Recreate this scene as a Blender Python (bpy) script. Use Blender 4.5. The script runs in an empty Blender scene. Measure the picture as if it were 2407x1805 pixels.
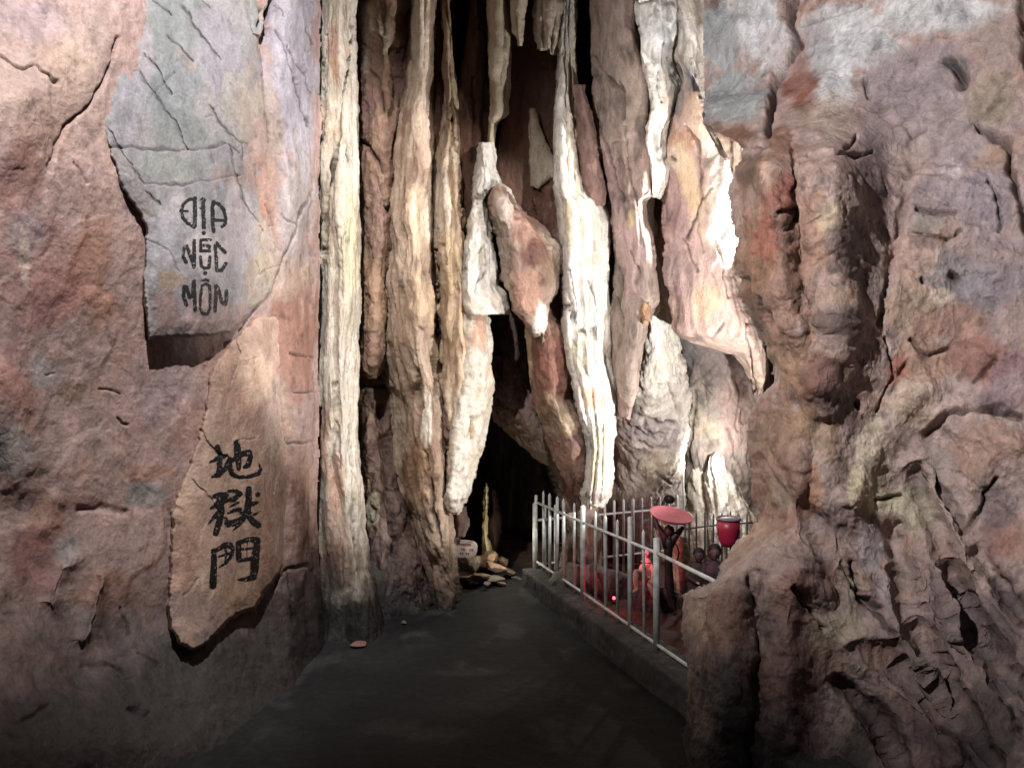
import bpy, math, random
import numpy as np
from mathutils import Vector
random.seed(7)
R = np.random.RandomState(11)
SC = bpy.context.scene
COL = SC.collection
F = 1807.0; CX = 1203.5; CY = 902.5; EYE = 2.1

# ------------------------------------------------------------------ camera
cam = bpy.data.cameras.new('camera'); co = bpy.data.objects.new('camera', cam); COL.objects.link(co)
cam.sensor_width = 36; cam.lens = 36 * F / 2407; cam.clip_end = 200; cam.clip_start = 0.05
co.location = (0, 0, EYE); co.rotation_euler = (math.radians(90), 0, 0); SC.camera = co
SC.view_settings.view_transform = 'Standard'; SC.view_settings.look = 'None'
SC.view_settings.exposure = 0.0; SC.view_settings.gamma = 1.0
W = bpy.data.worlds.new('World'); SC.world = W; W.use_nodes = True
W.node_tree.nodes['Background'].inputs[0].default_value = (0.75, 0.68, 0.66, 1)
W.node_tree.nodes['Background'].inputs[1].default_value = 0.04
SC.cycles.max_bounces = 7; SC.cycles.diffuse_bounces = 5; SC.cycles.sample_clamp_indirect = 4
SC.cycles.use_denoising = True

def P3(px, py, d):
    return Vector(((px - CX) / F * d, d, EYE - (py - CY) / F * d))

def lamp(kind, name, loc, target, power, color, size=0.08, angle=60, blend=0.5):
    l = bpy.data.lights.new(name, kind); o = bpy.data.objects.new(name, l); COL.objects.link(o)
    l.energy = power; l.color = color
    o.location = loc
    if kind == 'SPOT':
        l.spot_size = math.radians(angle); l.spot_blend = blend; l.shadow_soft_size = size
        o.rotation_euler = (Vector(target) - Vector(loc)).to_track_quat('-Z', 'Y').to_euler()
    elif kind == 'POINT':
        l.shadow_soft_size = size
    return o
# white floodlight hidden behind the right pillar, overhead and side lamps, unseen fill lights, the small coloured ones
lamp('SPOT', 'flood_lamp_light', (2.3, 5.3, 1.5), (0.3, 7.5, 3.5), 520, (1.0, .97, .93), .025, 108, .25)
lamp('SPOT', 'ceiling_lamp_light', (-.9, 2.1, 6.4), (-2.1, 5.1, 3.5), 1600, (1, .97, .96), .04, 70, .8)
lamp('SPOT', 'side_lamp_light', (2.0, 2.4, 4.2), (-.95, 6.9, 2.75), 900, (1, .96, .92), .02, 42, .3)
lamp('SPOT', 'curtain_fill_light', (2.3, 6.45, 3.05), (1.15, 6.6, 4.9), 430, (1, .98, .98), .02, 110, .3)  # unseen fill added to brighten the upper white curtains
lamp('SPOT', 'front_fill_light', (-2.1, 1.3, 5.3), (2.4, 4.6, 3.7), 2200, (1.0, .94, .93), .08, 72, .8)  # unseen fill from above left, aimed at the right wall
lamp('POINT', 'grotto_lamp_light', P3(1695, 1080, 8.55), None, 32, (1, .97, .93), .03)
lamp('SPOT', 'pink_lamp_light', P3(1470, 1290, 6.6), P3(1560, 1260, 7.3), 9, (1, .12, .25), .03, 110, .6)
lamp('POINT', 'red_lamp_light', P3(1443, 1392, 6.75), None, 1.6, (1, .02, .05), .02)
lamp('POINT', 'yellow_lamp_light', P3(1188, 1268, 8.0), None, 6, (1, .9, .68), .02)

# ------------------------------------------------------------------ noise
_perm = np.concatenate([R.permutation(256)] * 3).astype(np.int32)
_g = R.normal(size=(256, 3)); _g = (_g / np.linalg.norm(_g, axis=1, keepdims=True)).astype(np.float32)
def noise(x, y, z):
    x = np.asarray(x, np.float32); y = np.asarray(y, np.float32) + 0 * x; z = np.asarray(z, np.float32) + 0 * x
    xi = np.floor(x).astype(np.int32); yi = np.floor(y).astype(np.int32); zi = np.floor(z).astype(np.int32)
    fx = x - xi; fy = y - yi; fz = z - zi
    xi &= 255; yi &= 255; zi &= 255
    u = fx * fx * fx * (fx * (fx * 6 - 15) + 10); v = fy * fy * fy * (fy * (fy * 6 - 15) + 10); w = fz * fz * fz * (fz * (fz * 6 - 15) + 10)
    out = 0
    for a in (0, 1):
        pa = _perm[xi + a]; wa = u if a else 1 - u
        for b in (0, 1):
            pb = _perm[pa + yi + b]; wb = wa * (v if b else 1 - v)
            for c in (0, 1):
                g = _g[_perm[pb + zi + c]]
                out = out + wb * (w if c else 1 - w) * (g[..., 0] * (fx - a) + g[..., 1] * (fy - b) + g[..., 2] * (fz - c))
    return out * 1.7
def fbm(x, y, z, o=4, lac=2.1, gain=.5):
    s = 0; a = 1; t = 0
    for i in range(o):
        s = s + a * noise(x + 13.1 * i, y - 7.3 * i, z + 3.7 * i); t += a; a *= gain; x = x * lac; y = y * lac; z = z * lac
    return s / t
def ridged(x, y, z, o=3, lac=2.1, gain=.55):
    s = 0; a = 1; t = 0
    for i in range(o):
        s = s + a * (1 - 2.2 * np.abs(noise(x + 17.1 * i, y - 9.3 * i, z + 5.7 * i))); t += a; a *= gain; x = x * lac; y = y * lac; z = z * lac
    return s / t
def sstep(a, b, x):
    t = np.clip((x - a) / (b - a), 0, 1); return t * t * (3 - 2 * t)
def lin(c):
    c = np.array(c[:3], float) / 255.0
    return np.where(c <= .04045, c / 12.92, ((c + .055) / 1.055) ** 2.4)

def segdist(px, py, pts, wide=1e9):
    best = np.full(px.shape, 1e4, np.float32)
    for (x0, y0), (x1, y1) in zip(pts[:-1], pts[1:]):
        m = (px > min(x0, x1) - wide) & (px < max(x0, x1) + wide) & (py > min(y0, y1) - wide) & (py < max(y0, y1) + wide)
        if not m.any(): continue
        X = px[m]; Y = py[m]; dx = x1 - x0; dy = y1 - y0
        t = np.clip(((X - x0) * dx + (Y - y0) * dy) / (dx * dx + dy * dy + 1e-9), 0, 1)
        best[m] = np.minimum(best[m], np.hypot(X - x0 - t * dx, Y - y0 - t * dy))
    return best
def polysd(px, py, poly):
    d = segdist(px, py, list(poly) + [poly[0]]); ins = np.zeros(px.shape, bool)
    n = len(poly)
    for i in range(n):
        x0, y0 = poly[i]; x1, y1 = poly[(i + 1) % n]
        c = ((y0 > py) != (y1 > py)) & (px < (x1 - x0) * (py - y0) / ((y1 - y0) or 1e-9) + x0)
        ins ^= c
    return np.where(ins, -d, d)

# ------------------------------------------------------------------ materials
def rock_mat(name, rough=.78, bump=.35, spec=.35, scale=1.0, tint=.45):
    m = bpy.data.materials.new(name); m.use_nodes = True; nt = m.node_tree; N = nt.nodes; L = nt.links
    b = N['Principled BSDF']; b.inputs['Roughness'].default_value = rough
    b.inputs['Specular IOR Level'].default_value = spec
    at = N.new('ShaderNodeAttribute'); at.attribute_name = 'Col'
    tc = N.new('ShaderNodeTexCoord')
    mp = N.new('ShaderNodeMapping'); mp.inputs['Scale'].default_value = (1, 1, .45); L.new(tc.outputs['Object'], mp.inputs[0])
    n1 = N.new('ShaderNodeTexNoise'); n1.inputs['Scale'].default_value = 14 * scale; n1.inputs['Detail'].default_value = 8; n1.inputs['Roughness'].default_value = .68
    n1.inputs['Distortion'].default_value = .6
    n2 = N.new('ShaderNodeTexNoise'); n2.inputs['Scale'].default_value = 55 * scale; n2.inputs['Detail'].default_value = 6; n2.inputs['Roughness'].default_value = .7
    L.new(mp.outputs[0], n1.inputs[0]); L.new(tc.outputs['Object'], n2.inputs[0])
    r1 = N.new('ShaderNodeMapRange'); r1.inputs[1].default_value = .3; r1.inputs[2].default_value = .7; r1.inputs[3].default_value = 1 - tint; r1.inputs[4].default_value = 1 + tint * .75
    L.new(n1.outputs[0], r1.inputs[0])
    r2 = N.new('ShaderNodeMapRange'); r2.inputs[1].default_value = .3; r2.inputs[2].default_value = .7; r2.inputs[3].default_value = .8; r2.inputs[4].default_value = 1.18
    L.new(n2.outputs[0], r2.inputs[0])
    mu = N.new('ShaderNodeMath'); mu.operation = 'MULTIPLY'; L.new(r1.outputs[0], mu.inputs[0]); L.new(r2.outputs[0], mu.inputs[1])
    vm = N.new('ShaderNodeVectorMath'); vm.operation = 'SCALE'; L.new(at.outputs['Color'], vm.inputs[0]); L.new(mu.outputs[0], vm.inputs['Scale'])
    L.new(vm.outputs[0], b.inputs['Base Color'])
    mu2 = N.new('ShaderNodeMath'); mu2.operation = 'MULTIPLY_ADD'; mu2.inputs[1].default_value = .35
    L.new(n2.outputs[0], mu2.inputs[0]); L.new(n1.outputs[0], mu2.inputs[2])
    bp = N.new('ShaderNodeBump'); bp.inputs['Strength'].default_value = bump; bp.inputs['Distance'].default_value = .03
    L.new(mu2.outputs[0], bp.inputs['Height']); L.new(bp.outputs[0], b.inputs['Normal'])
    return m
def flat_mat(name, col, rough=.5, metal=0, emit=0, nscale=20, var=.25, bump=.1):
    m = bpy.data.materials.new(name); m.use_nodes = True; nt = m.node_tree; N = nt.nodes; L = nt.links
    b = N['Principled BSDF']; b.inputs['Roughness'].default_value = rough; b.inputs['Metallic'].default_value = metal
    c = lin(col)
    tc = N.new('ShaderNodeTexCoord'); n = N.new('ShaderNodeTexNoise'); n.inputs['Scale'].default_value = nscale; n.inputs['Detail'].default_value = 6
    L.new(tc.outputs['Object'], n.inputs[0])
    cr = N.new('ShaderNodeValToRGB'); e = cr.color_ramp.elements
    e[0].position = .3; e[1].position = .7
    e[0].color = (*(c * (1 - var)), 1); e[1].color = (*np.minimum(c * (1 + var), 1), 1)
    L.new(n.outputs[0], cr.inputs[0]); L.new(cr.outputs[0], b.inputs['Base Color'])
    bp = N.new('ShaderNodeBump'); bp.inputs['Strength'].default_value = bump; bp.inputs['Distance'].default_value = .01
    L.new(n.outputs[0], bp.inputs['Height']); L.new(bp.outputs[0], b.inputs['Normal'])
    if emit:
        b.inputs['Emission Color'].default_value = (*c, 1); b.inputs['Emission Strength'].default_value = emit
    return m
M_WALL = rock_mat('painted_cave_rock', .6, .55, .4, 1.0, .3)
M_LIME = rock_mat('flowstone', .66, .8, .3, 1.3, .3)
M_WET = rock_mat('wet_brown_rock', .48, .8, .55, 1.0, .45)
M_FLOOR = rock_mat('dark_path', .8, .25, .3, 1.0, .4)
M_INK = flat_mat('black_paint', (20, 20, 22), .55, nscale=60, var=.7)
M_STEEL = flat_mat('galvanised_paint', (200, 204, 202), .45, .0, nscale=14, var=.3)
M_CONC = rock_mat('kerb_concrete', .85, .3, .3, 1.6, .35)

# ------------------------------------------------------------------ objects
def tag(o, label=None, cat=None, group=None, kind=None):
    if label: o['label'] = label
    if cat: o['category'] = cat
    if group: o['group'] = group
    if kind: o['kind'] = kind
    return o
def empty(name, loc=(0, 0, 0)):
    o = bpy.data.objects.new(name, None); COL.objects.link(o); o.location = loc; o.empty_display_size = .1
    return o
def make(name, V, Q, mat, col=None, parent=None, smooth=True, tris=None):
    me = bpy.data.meshes.new(name)
    V = np.ascontiguousarray(V, np.float32).reshape(-1, 3); Q = np.asarray(Q, np.int32)
    nq = len(Q); k = Q.shape[1]
    loops = Q.reshape(-1); starts = np.arange(nq) * k; tot = np.full(nq, k)
    if tris is not None and len(tris):
        T = np.asarray(tris, np.int32); starts = np.concatenate([starts, len(loops) + np.arange(len(T)) * 3])
        loops = np.concatenate([loops, T.reshape(-1)]); tot = np.concatenate([tot, np.full(len(T), 3)])
    me.vertices.add(len(V)); me.vertices.foreach_set('co', V.reshape(-1))
    me.loops.add(len(loops)); me.loops.foreach_set('vertex_index', loops.astype(np.int32))
    me.polygons.add(len(starts)); me.polygons.foreach_set('loop_start', starts.astype(np.int32))
    me.polygons.foreach_set('loop_total', tot.astype(np.int32))
    me.polygons.foreach_set('use_smooth', np.full(len(starts), smooth))
    me.update(calc_edges=True)
    if col is not None:
        a = me.color_attributes.new('Col', 'FLOAT_COLOR', 'POINT')
        c = np.ones((len(V), 4), np.float32); c[:, :3] = np.clip(np.asarray(col).reshape(-1, 3), 0.002, .9)
        a.data.foreach_set('color', c.reshape(-1))
    me.materials.append(mat)
    o = bpy.data.objects.new(name, me); COL.objects.link(o)
    if parent: o.parent = parent
    return o
def gridquads(nr, nc, wrap=False):
    i = np.arange(nr - 1)[:, None]; j = np.arange(nc if wrap else nc - 1)[None]
    j2 = (j + 1) % nc
    return np.stack(np.broadcast_arrays(i * nc + j, (i + 1) * nc + j, (i + 1) * nc + j2, i * nc + j2), -1).reshape(-1, 4)
def gnormals(P, wrap=False):
    dv = np.gradient(P, axis=0)
    if wrap: du = np.roll(P, -1, 1) - np.roll(P, 1, 1)
    else: du = np.gradient(P, axis=1)
    n = np.cross(du, dv); n /= np.linalg.norm(n, axis=-1, keepdims=True) + 1e-9
    return n
def unproj(px, py, d):
    return np.stack([(px - CX) / F * d, d, EYE - (py - CY) / F * d], -1)

def relief(P, spec, seed=0):
    """spec: list of (kind, freq, z_ratio, amp, octaves)"""
    X, Y, Z = P[..., 0] + seed * 3.17, P[..., 1] - seed * 1.3, P[..., 2] + seed * .71
    h = 0
    for kind, f, zr, amp, o in spec:
        if kind == 'f': h = h + amp * fbm(X * f, Y * f, Z * f * zr, o)
        elif kind == 'r': h = h + amp * ridged(X * f, Y * f, Z * f * zr, o)
        elif kind == 'c':      # creases between rounded lobes
            w = .35 * noise(X * f * .7 + 4, Y * f * .7, Z * f * zr * .7)
            h = h + amp * (np.abs(fbm(X * f + w, Y * f, Z * f * zr + w, o)) * 2.4 - .5)
        elif kind == 'd':      # long slanting planes running down to the right
            u = (X * .8 - Z * .6); v = X * .6 + Z * .8
            n = fbm(u * f * zr, Y * f * .5, v * f, o) * 3.2; s = n - np.floor(n)
            h = h + amp * (np.floor(n) + sstep(.2, .75, s)) / 3.2
        elif kind == 'k':      # broken flakes: terraces with sharp steps
            n = fbm(X * f, Y * f, Z * f * zr, o) * 3.2; s = n - np.floor(n)
            h = h + amp * (np.floor(n) + sstep(.35, .62, s)) / 3.2
    return h
def cavity(P, spec, seed, C, k=.5):  # local contrast painted into the colour: hollows darker, crests lighter
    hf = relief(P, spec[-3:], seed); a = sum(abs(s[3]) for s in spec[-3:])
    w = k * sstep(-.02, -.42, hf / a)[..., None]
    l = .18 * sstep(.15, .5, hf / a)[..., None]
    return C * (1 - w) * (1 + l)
def colour(P, PX, PY, pal, patches=(), seed=0, f=1.6, zr=.5, foot=None, sat=.86):
    """mineral colour: pal = [c0,c1,c2] mixed by noise; patches = (x,y,rx,ry,colour,strength) stains, and some painted light and shade, with ragged edges"""
    X, Y, Z = P[..., 0] + seed, P[..., 1], P[..., 2] + seed * .3
    n1 = fbm(X * f, Y * f, Z * f * zr, 5, 2.2, .6); n2 = fbm(X * f * 2.3 + 9, Y * f * 2.3, Z * f * 2.3 * zr + 5, 5, 2.2, .62)
    c0, c1, c2 = [lin(c) for c in pal]
    t = sstep(-.28, .32, n1)[..., None]; u = sstep(.02, .42, n2)[..., None]
    c = c0 * (1 - t) + c1 * t; c = c * (1 - u * .8) + c2 * u * .8
    e = fbm(X * 3.5 + 31, Y * 3.5, Z * 2.2, 5, 2.1, .62)
    for (x, y, rx, ry, cc, s) in patches:
        r = np.hypot((PX - x) / rx, (PY - y) / ry) + e * 1.0
        w = (s * (1 - sstep(.62, 1.08, r)))[..., None]
        c = c * (1 - w) + lin(cc) * (.85 + .3 * (n2[..., None] + .5)) * w
    g = c.mean(-1, keepdims=True); c = g + (c - g) * sat
    if foot:      # grey dust and fading light painted into the foot of the rock
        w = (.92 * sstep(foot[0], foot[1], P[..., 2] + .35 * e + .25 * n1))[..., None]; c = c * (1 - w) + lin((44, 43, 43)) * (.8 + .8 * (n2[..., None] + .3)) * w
    return c

def crackfield(PX, PY, P, cracks, warp=5):
    """(depth metres, dirt weight); crack = (points, width px, depth m[, dirt])"""
    wx = PX + warp * noise(PX / 27., PY / 27., 3.3) + warp * .5 * noise(PX / 9., PY / 9., 7.7)
    wy = PY + warp * noise(PX / 27. + 50, PY / 27., 1.3)
    dep = np.zeros(PX.shape, np.float32); crack_dark = np.zeros(PX.shape, np.float32)
    var = .55 + .75 * (noise(PX / 45., PY / 45., 9.9) + .4)
    for c in cracks:
        pts, w, d = c[:3]; k = c[3] if len(c) > 3 else .7
        dist = segdist(wx, wy, pts, w * 5 + 30)
        g = np.exp(-(dist / (w * np.clip(var, .35, 1.4))) ** 2)
        dep += d * g; crack_dark = np.maximum(crack_dark, k * np.exp(-(dist / (w * .62 * np.clip(var, .3, 1.3))) ** 2))
    return dep, crack_dark
CRACK_DARK = lin((30, 22, 20))  # dark colour put into cracks to deepen their shade

def interp_table(PX, PY, xs, ys, T, blur=0):
    T = np.array(T, float)
    cols = np.stack([np.interp(PX[0], xs, T[i]) for i in range(len(ys))])        # ys x ncol
    out = np.empty(PX.shape)
    yy = PY[:, 0]
    for j in range(PX.shape[1]): out[:, j] = np.interp(yy, ys, cols[:, j])
    for _ in range(2):
        if blur:
            k = np.ones(blur * 2 + 1) / (blur * 2 + 1)
            out = np.apply_along_axis(lambda a: np.convolve(np.pad(a, blur, 'edge'), k, 'valid'), 0, out)
            out = np.apply_along_axis(lambda a: np.convolve(np.pad(a, blur, 'edge'), k, 'valid'), 1, out)
    return out

def strip(name, rows, depth, pal, label=None, cat=None, group=None, thick=None, apex=.5, power=.75, step=2.6, spec=None,
          pleats=0, pleat_amp=.03, patches=(), cracks=(), mat=None, seed=None, jag=5, edge=3, kind=None, parent=None, back=.12, f=1.6, foot=(.3, .02), ov=0):
    """a hanging or standing body of rock: silhouette rows (y, xl, xr) at a real depth with a rounded, ridged cross-section"""
    seed = seed if seed is not None else (abs(hash_(name + str(rows[0]))) % 97)
    ys = np.array([r[0] for r in rows], float); xl = np.array([r[1] for r in rows], float); xr = np.array([r[2] for r in rows], float)
    y0, y1 = ys[0], ys[-1]
    nr = max(8, int((y1 - y0) / step)); wmax = (xr - xl).max(); nf = int(max(10, wmax / step * 1.15)); nb = max(5, nf // 5)
    Y = np.linspace(y0, y1, nr)
    L = np.interp(Y, ys, xl); Rr = np.interp(Y, ys, xr)
    k = 3
    sm = lambda a: np.convolve(np.pad(a, k, 'edge'), np.ones(2 * k + 1) / (2 * k + 1), 'valid')
    L = L - ov; Rr = Rr + ov; L0 = sm(L); R0 = np.maximum(sm(Rr), L0 + 2); EL = edge * (noise(Y / 34., seed, 1.5) + .5 * noise(Y / 12., seed, 4.5) + .3 * noise(Y / 5., seed, 4.5)); ER = edge * (noise(Y / 34., seed, 8.5) + .5 * noise(Y / 12., seed, 12.5) + .3 * noise(Y / 5., seed, 2.5))
    big = 1.6 * edge * noise(Y / 60., seed, 51.5); L = L0 + big * .5; Rr = R0 + big * .5
    d0 = np.interp(Y, *zip(*depth)) if isinstance(depth, (list, tuple)) else np.full(nr, float(depth))
    wid = (Rr - L) / F * d0
    th = np.interp(Y, *zip(*thick)) if isinstance(thick, (list, tuple)) else (np.full(nr, thick) if thick else np.maximum(.08, wid * .62))
    th = np.minimum(th, wid * 1.6 + .03)
    sF = .5 - .5 * np.cos(np.linspace(0, math.pi, nf)); sF = .45 * sF + .55 * np.linspace(0, 1, nf)
    ap = np.clip(apex + .13 * noise(Y / 130., seed, 20.5), .06, .94)[:, None]
    s = sF[None]
    t = np.where(s < ap, s / ap, (1 - s) / (1 - ap))
    prof = np.sin(np.clip(t, 0, 1) * math.pi / 2) ** power
    D = d0[:, None] - th[:, None] * prof
    if pleats:
        ph = pleats * math.pi * (s + .12 * noise(Y[:, None] / 150., seed + s * 2, 30.5))
        D = D + pleat_amp * (1 - 2 * np.abs(np.sin(ph + seed))) * np.minimum(1, t * 4)
    X = L[:, None] * (1 - s) + Rr[:, None] * s + EL[:, None] * (1 - s) ** 7 + ER[:, None] * s ** 7
    YY = np.repeat(Y[:, None], nf, 1)
    jg = jag * (noise(X / 16., seed, 40.5) + .6 * noise(X / 6., seed, 44.5)) * 1.8
    YY = YY + jg * sstep(y1 - 60, y1, YY)
    sB = np.linspace(1, 0, nb + 2)[1:-1][None]
    XB = (L + EL * .8)[:, None] * (1 - sB) + (Rr + ER * .8)[:, None] * sB
    DB = np.repeat((d0 + back)[:, None], nb, 1)
    PX = np.concatenate([X, XB], 1); PY = np.concatenate([YY, np.repeat(Y[:, None], nb, 1)], 1); DD = np.concatenate([D, DB], 1)
    P = unproj(PX, PY, DD)
    n = gnormals(P, True)
    if n[nr // 2, nf // 2, 1] > 0: n = -n
    spec = spec if spec is not None else SPEC_LIME
    h = relief(P, spec, seed)
    damp = np.ones(nr); 
    h = h * damp[:, None]
    crack_dark = None
    if cracks:
        dep, crack_dark = crackfield(PX, PY, P, cracks, 4); fr = (n[..., 1] < .15); h = h - dep * fr; crack_dark = crack_dark * fr
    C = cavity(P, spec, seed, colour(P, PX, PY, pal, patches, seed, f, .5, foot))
    if crack_dark is not None: C = C * (1 - crack_dark[..., None]) + CRACK_DARK * crack_dark[..., None]
    P = P + n * h[..., None]
    nc = nf + nb
    Q = gridquads(nr, nc, True)
    V = P.reshape(-1, 3)
    c0 = len(V); V = np.vstack([V, P[0].mean(0), P[-1].mean(0)])
    C = np.vstack([C.reshape(-1, 3), C[0].mean(0), C[-1].mean(0)])
    j = np.arange(nc); j2 = (j + 1) % nc; b = (nr - 1) * nc
    T = np.concatenate([np.stack([j * 0 + c0, j, j2], -1), np.stack([j * 0 + c0 + 1, b + j2, b + j], -1)])
    o = make(name, V, Q, mat or M_LIME, C, parent, True, T)
    tag(o, label, cat, group, kind)
    return o
def hash_(s):
    h = 7
    for ch in s: h = (h * 31 + ord(ch)) % 1000003
    return h

def sheet(name, x0, x1, y0, y1, step, dfun, pal, spec, cracks=(), patches=(), mat=None, kind='structure', seed=3, f=1.3, zr=.6, keepf=None, ridges=(), foot=None, wfun=None, sat=.8):
    nx = int((x1 - x0) / step) + 1; ny = int((y1 - y0) / step) + 1
    PX, PY = np.meshgrid(np.linspace(x0, x1, nx), np.linspace(y0, y1, ny))
    PX = PX.astype(np.float32); PY = PY.astype(np.float32)
    D = dfun(PX, PY)
    for pts, w, a in ridges:       # broad swells (a>0 towards the viewer) and valleys
        wx = PX + 14 * noise(PX / 90., PY / 90., 5.5) + 7 * noise(PX / 25., PY / 25., 5.5); wy = PY + 14 * noise(PX / 90., PY / 90., 15.5)
        D = D - a * np.exp(-(segdist(wx, wy, pts) / w) ** 2)
    P = unproj(PX, PY, D); n = gnormals(P)
    if n[ny // 2, nx // 2, 1] > 0: n = -n
    h = relief(P, spec, seed)
    if wfun is not None: h = h * wfun(PX, PY)
    dep, crack_dark = crackfield(PX, PY, P, cracks) if cracks else (0, None)
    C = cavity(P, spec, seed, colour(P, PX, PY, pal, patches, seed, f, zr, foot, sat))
    if crack_dark is not None: C = C * (1 - crack_dark[..., None]) + CRACK_DARK * crack_dark[..., None]
    P = P + n * (h - dep)[..., None]
    Q = gridquads(ny, nx)
    if keepf is not None: kk = keepf(PX, PY).reshape(-1); Q = Q[kk[Q].all(1)]
    o = make(name, P, Q, mat or M_WALL, C)
    tag(o, kind=kind)
    return o, PX, PY, P, n, C

SPEC_LIME = [('k', 2.2, .5, .06, 2), ('f', 3, .4, .02, 3), ('c', 6, .25, .016, 3), ('k', 5, .75, .03, 3), ('k', 11, .5, .018, 3), ('r', 20, .5, .008, 3), ('f', 40, .6, .003, 2)]
SPEC_SMOOTH = [('k', 2.4, .45, .06, 2), ('f', 2.2, .35, .03, 2), ('k', 5, .5, .016, 2), ('c', 8, .3, .006, 2), ('f', 30, .6, .002, 2)]
SPEC_FLUTE = [('k', 2.0, .4, .04, 2), ('c', 9, .09, .016, 3), ('k', 6, .5, .014, 3), ('k', 16, .2, .010, 3), ('r', 30, .35, .004, 2)]
SPEC_CRAG = [('f', 2.5, .5, .05, 3), ('k', 6, .5, .045, 3), ('r', 9, .5, .022, 3), ('r', 24, .6, .008, 3)]
SPEC_WALL = [('f', 1.1, .8, .05, 3), ('k', 1.3, .6, .035, 3), ('k', 3.6, .8, .010, 3), ('c', 6, .8, .004, 3), ('k', 10, .8, .005, 3), ('r', 22, .8, .0025, 3)]
SPEC_RIGHT = [('f', 1.4, .7, .05, 2), ('d', 1.5, .35, .11, 2), ('d', 3.6, .3, .045, 3), ('k', 5, .8, .018, 3), ('k', 12, .8, .012, 3), ('r', 26, .8, .004, 3)]
#BODY
# ================================================================== SETTING
# ---- floor and path
def floor_sheet():
    n = 420
    xs = np.linspace(-7, 8, n); ys = np.linspace(-3, 13, n)
    X, Y = np.meshgrid(xs, ys)
    h = .03 * fbm(X * .7, Y * .7, 0 * X, 3) + .006 * fbm(X * 5, Y * 5, 0 * X + 3, 3) + .004 * ridged(X * 11, Y * 11, 0 * X + 3, 3)
    enc = sstep(.05, .25, (X - (1.03 + (5.46 - Y) * .317)) / 1.05) * sstep(4, 4.4, Y)
    h = h * (1 - enc) + enc * (.03 + .07 * ridged(X * 2.2, Y * 2.2, 0 * X + 8, 4))
    base = lin((41, 41, 42)); light = lin((62, 62, 61)); dark = lin((27, 27, 28)); soil = lin((74, 52, 46))
    t = sstep(-.2, .35, fbm(X * .9, Y * .9, 0 * X + 1, 5))[..., None]; u = sstep(.18, .4, fbm(X * 2.3, Y * 1.6, 0 * X + 7, 4))[..., None]
    C = (dark * (1 - t) + base * t) * (1 - u * .7) + light * u * .7
    for (sx, sy, rx, ry) in ((-.73, 4.7, .22, .13), (-.44, 4.58, .2, .12), (-.3, 5.6, .3, .1), (.1, 4.2, .12, .08)):
        w = (.3 * (1 - sstep(.3, 1.2, np.hypot((X - sx) / rx, (Y - sy) / ry) + .5 * fbm(X * 6, Y * 6, 0 * X, 4))))[..., None]; C = C * (1 - w) + lin((70, 69, 68)) * w
    C = C * (1 - enc[..., None]) + soil * enc[..., None]
    o = make('path', np.stack([X, Y, h], -1), gridquads(n, n)[:, ::-1], M_FLOOR, C); tag(o, kind='structure')
floor_sheet()

# ---- left wall
LX = [-600, -200, 0, 250, 500, 705, 756]; LY = [-400, 0, 400, 800, 1200, 1450, 1600, 1750, 2100]
LD = [[3.9, 4.2, 4.35, 4.75, 5.2, 5.65, 6.35],
      [3.7, 4.05, 4.2, 4.65, 5.15, 5.65, 6.35],
      [3.6, 3.9, 4.05, 4.55, 5.1, 5.65, 6.35],
      [3.6, 3.9, 4.1, 4.65, 5.15, 5.7, 6.35],
      [3.6, 3.9, 4.15, 4.65, 5.1, 5.7, 6.4],
      [3.5, 3.8, 4.0, 4.5, 5.0, 5.6, 6.4],
      [3.3, 3.6, 3.8, 4.25, 4.75, 5.4, 6.3],
      [3.1, 3.35, 3.5, 3.95, 4.45, 5.1, 6.2],
      [2.8, 3.0, 3.2, 3.6, 4.0, 4.6, 5.9]]
SLAB1 = [(275, -60), (278, 90), (262, 160), (233, 215), (241, 290), (255, 350), (285, 440), (340, 535), (342, 600), (335, 650), (345, 802), (420, 794), (490, 792), (548, 782), (560, 770), (598, 728), (640, 690), (680, 560), (640, 420), (620, 200), (600, -60)]
SLAB2 = [(552, 792), (500, 862), (482, 950), (470, 1010), (440, 1100), (405, 1190), (398, 1300), (395, 1420), (400, 1480), (420, 1512), (450, 1528), (490, 1512), (540, 1462), (568, 1440), (600, 1432), (640, 1372), (668, 1330), (730, 1290), (735, 860), (650, 740), (600, 745)]
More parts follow.
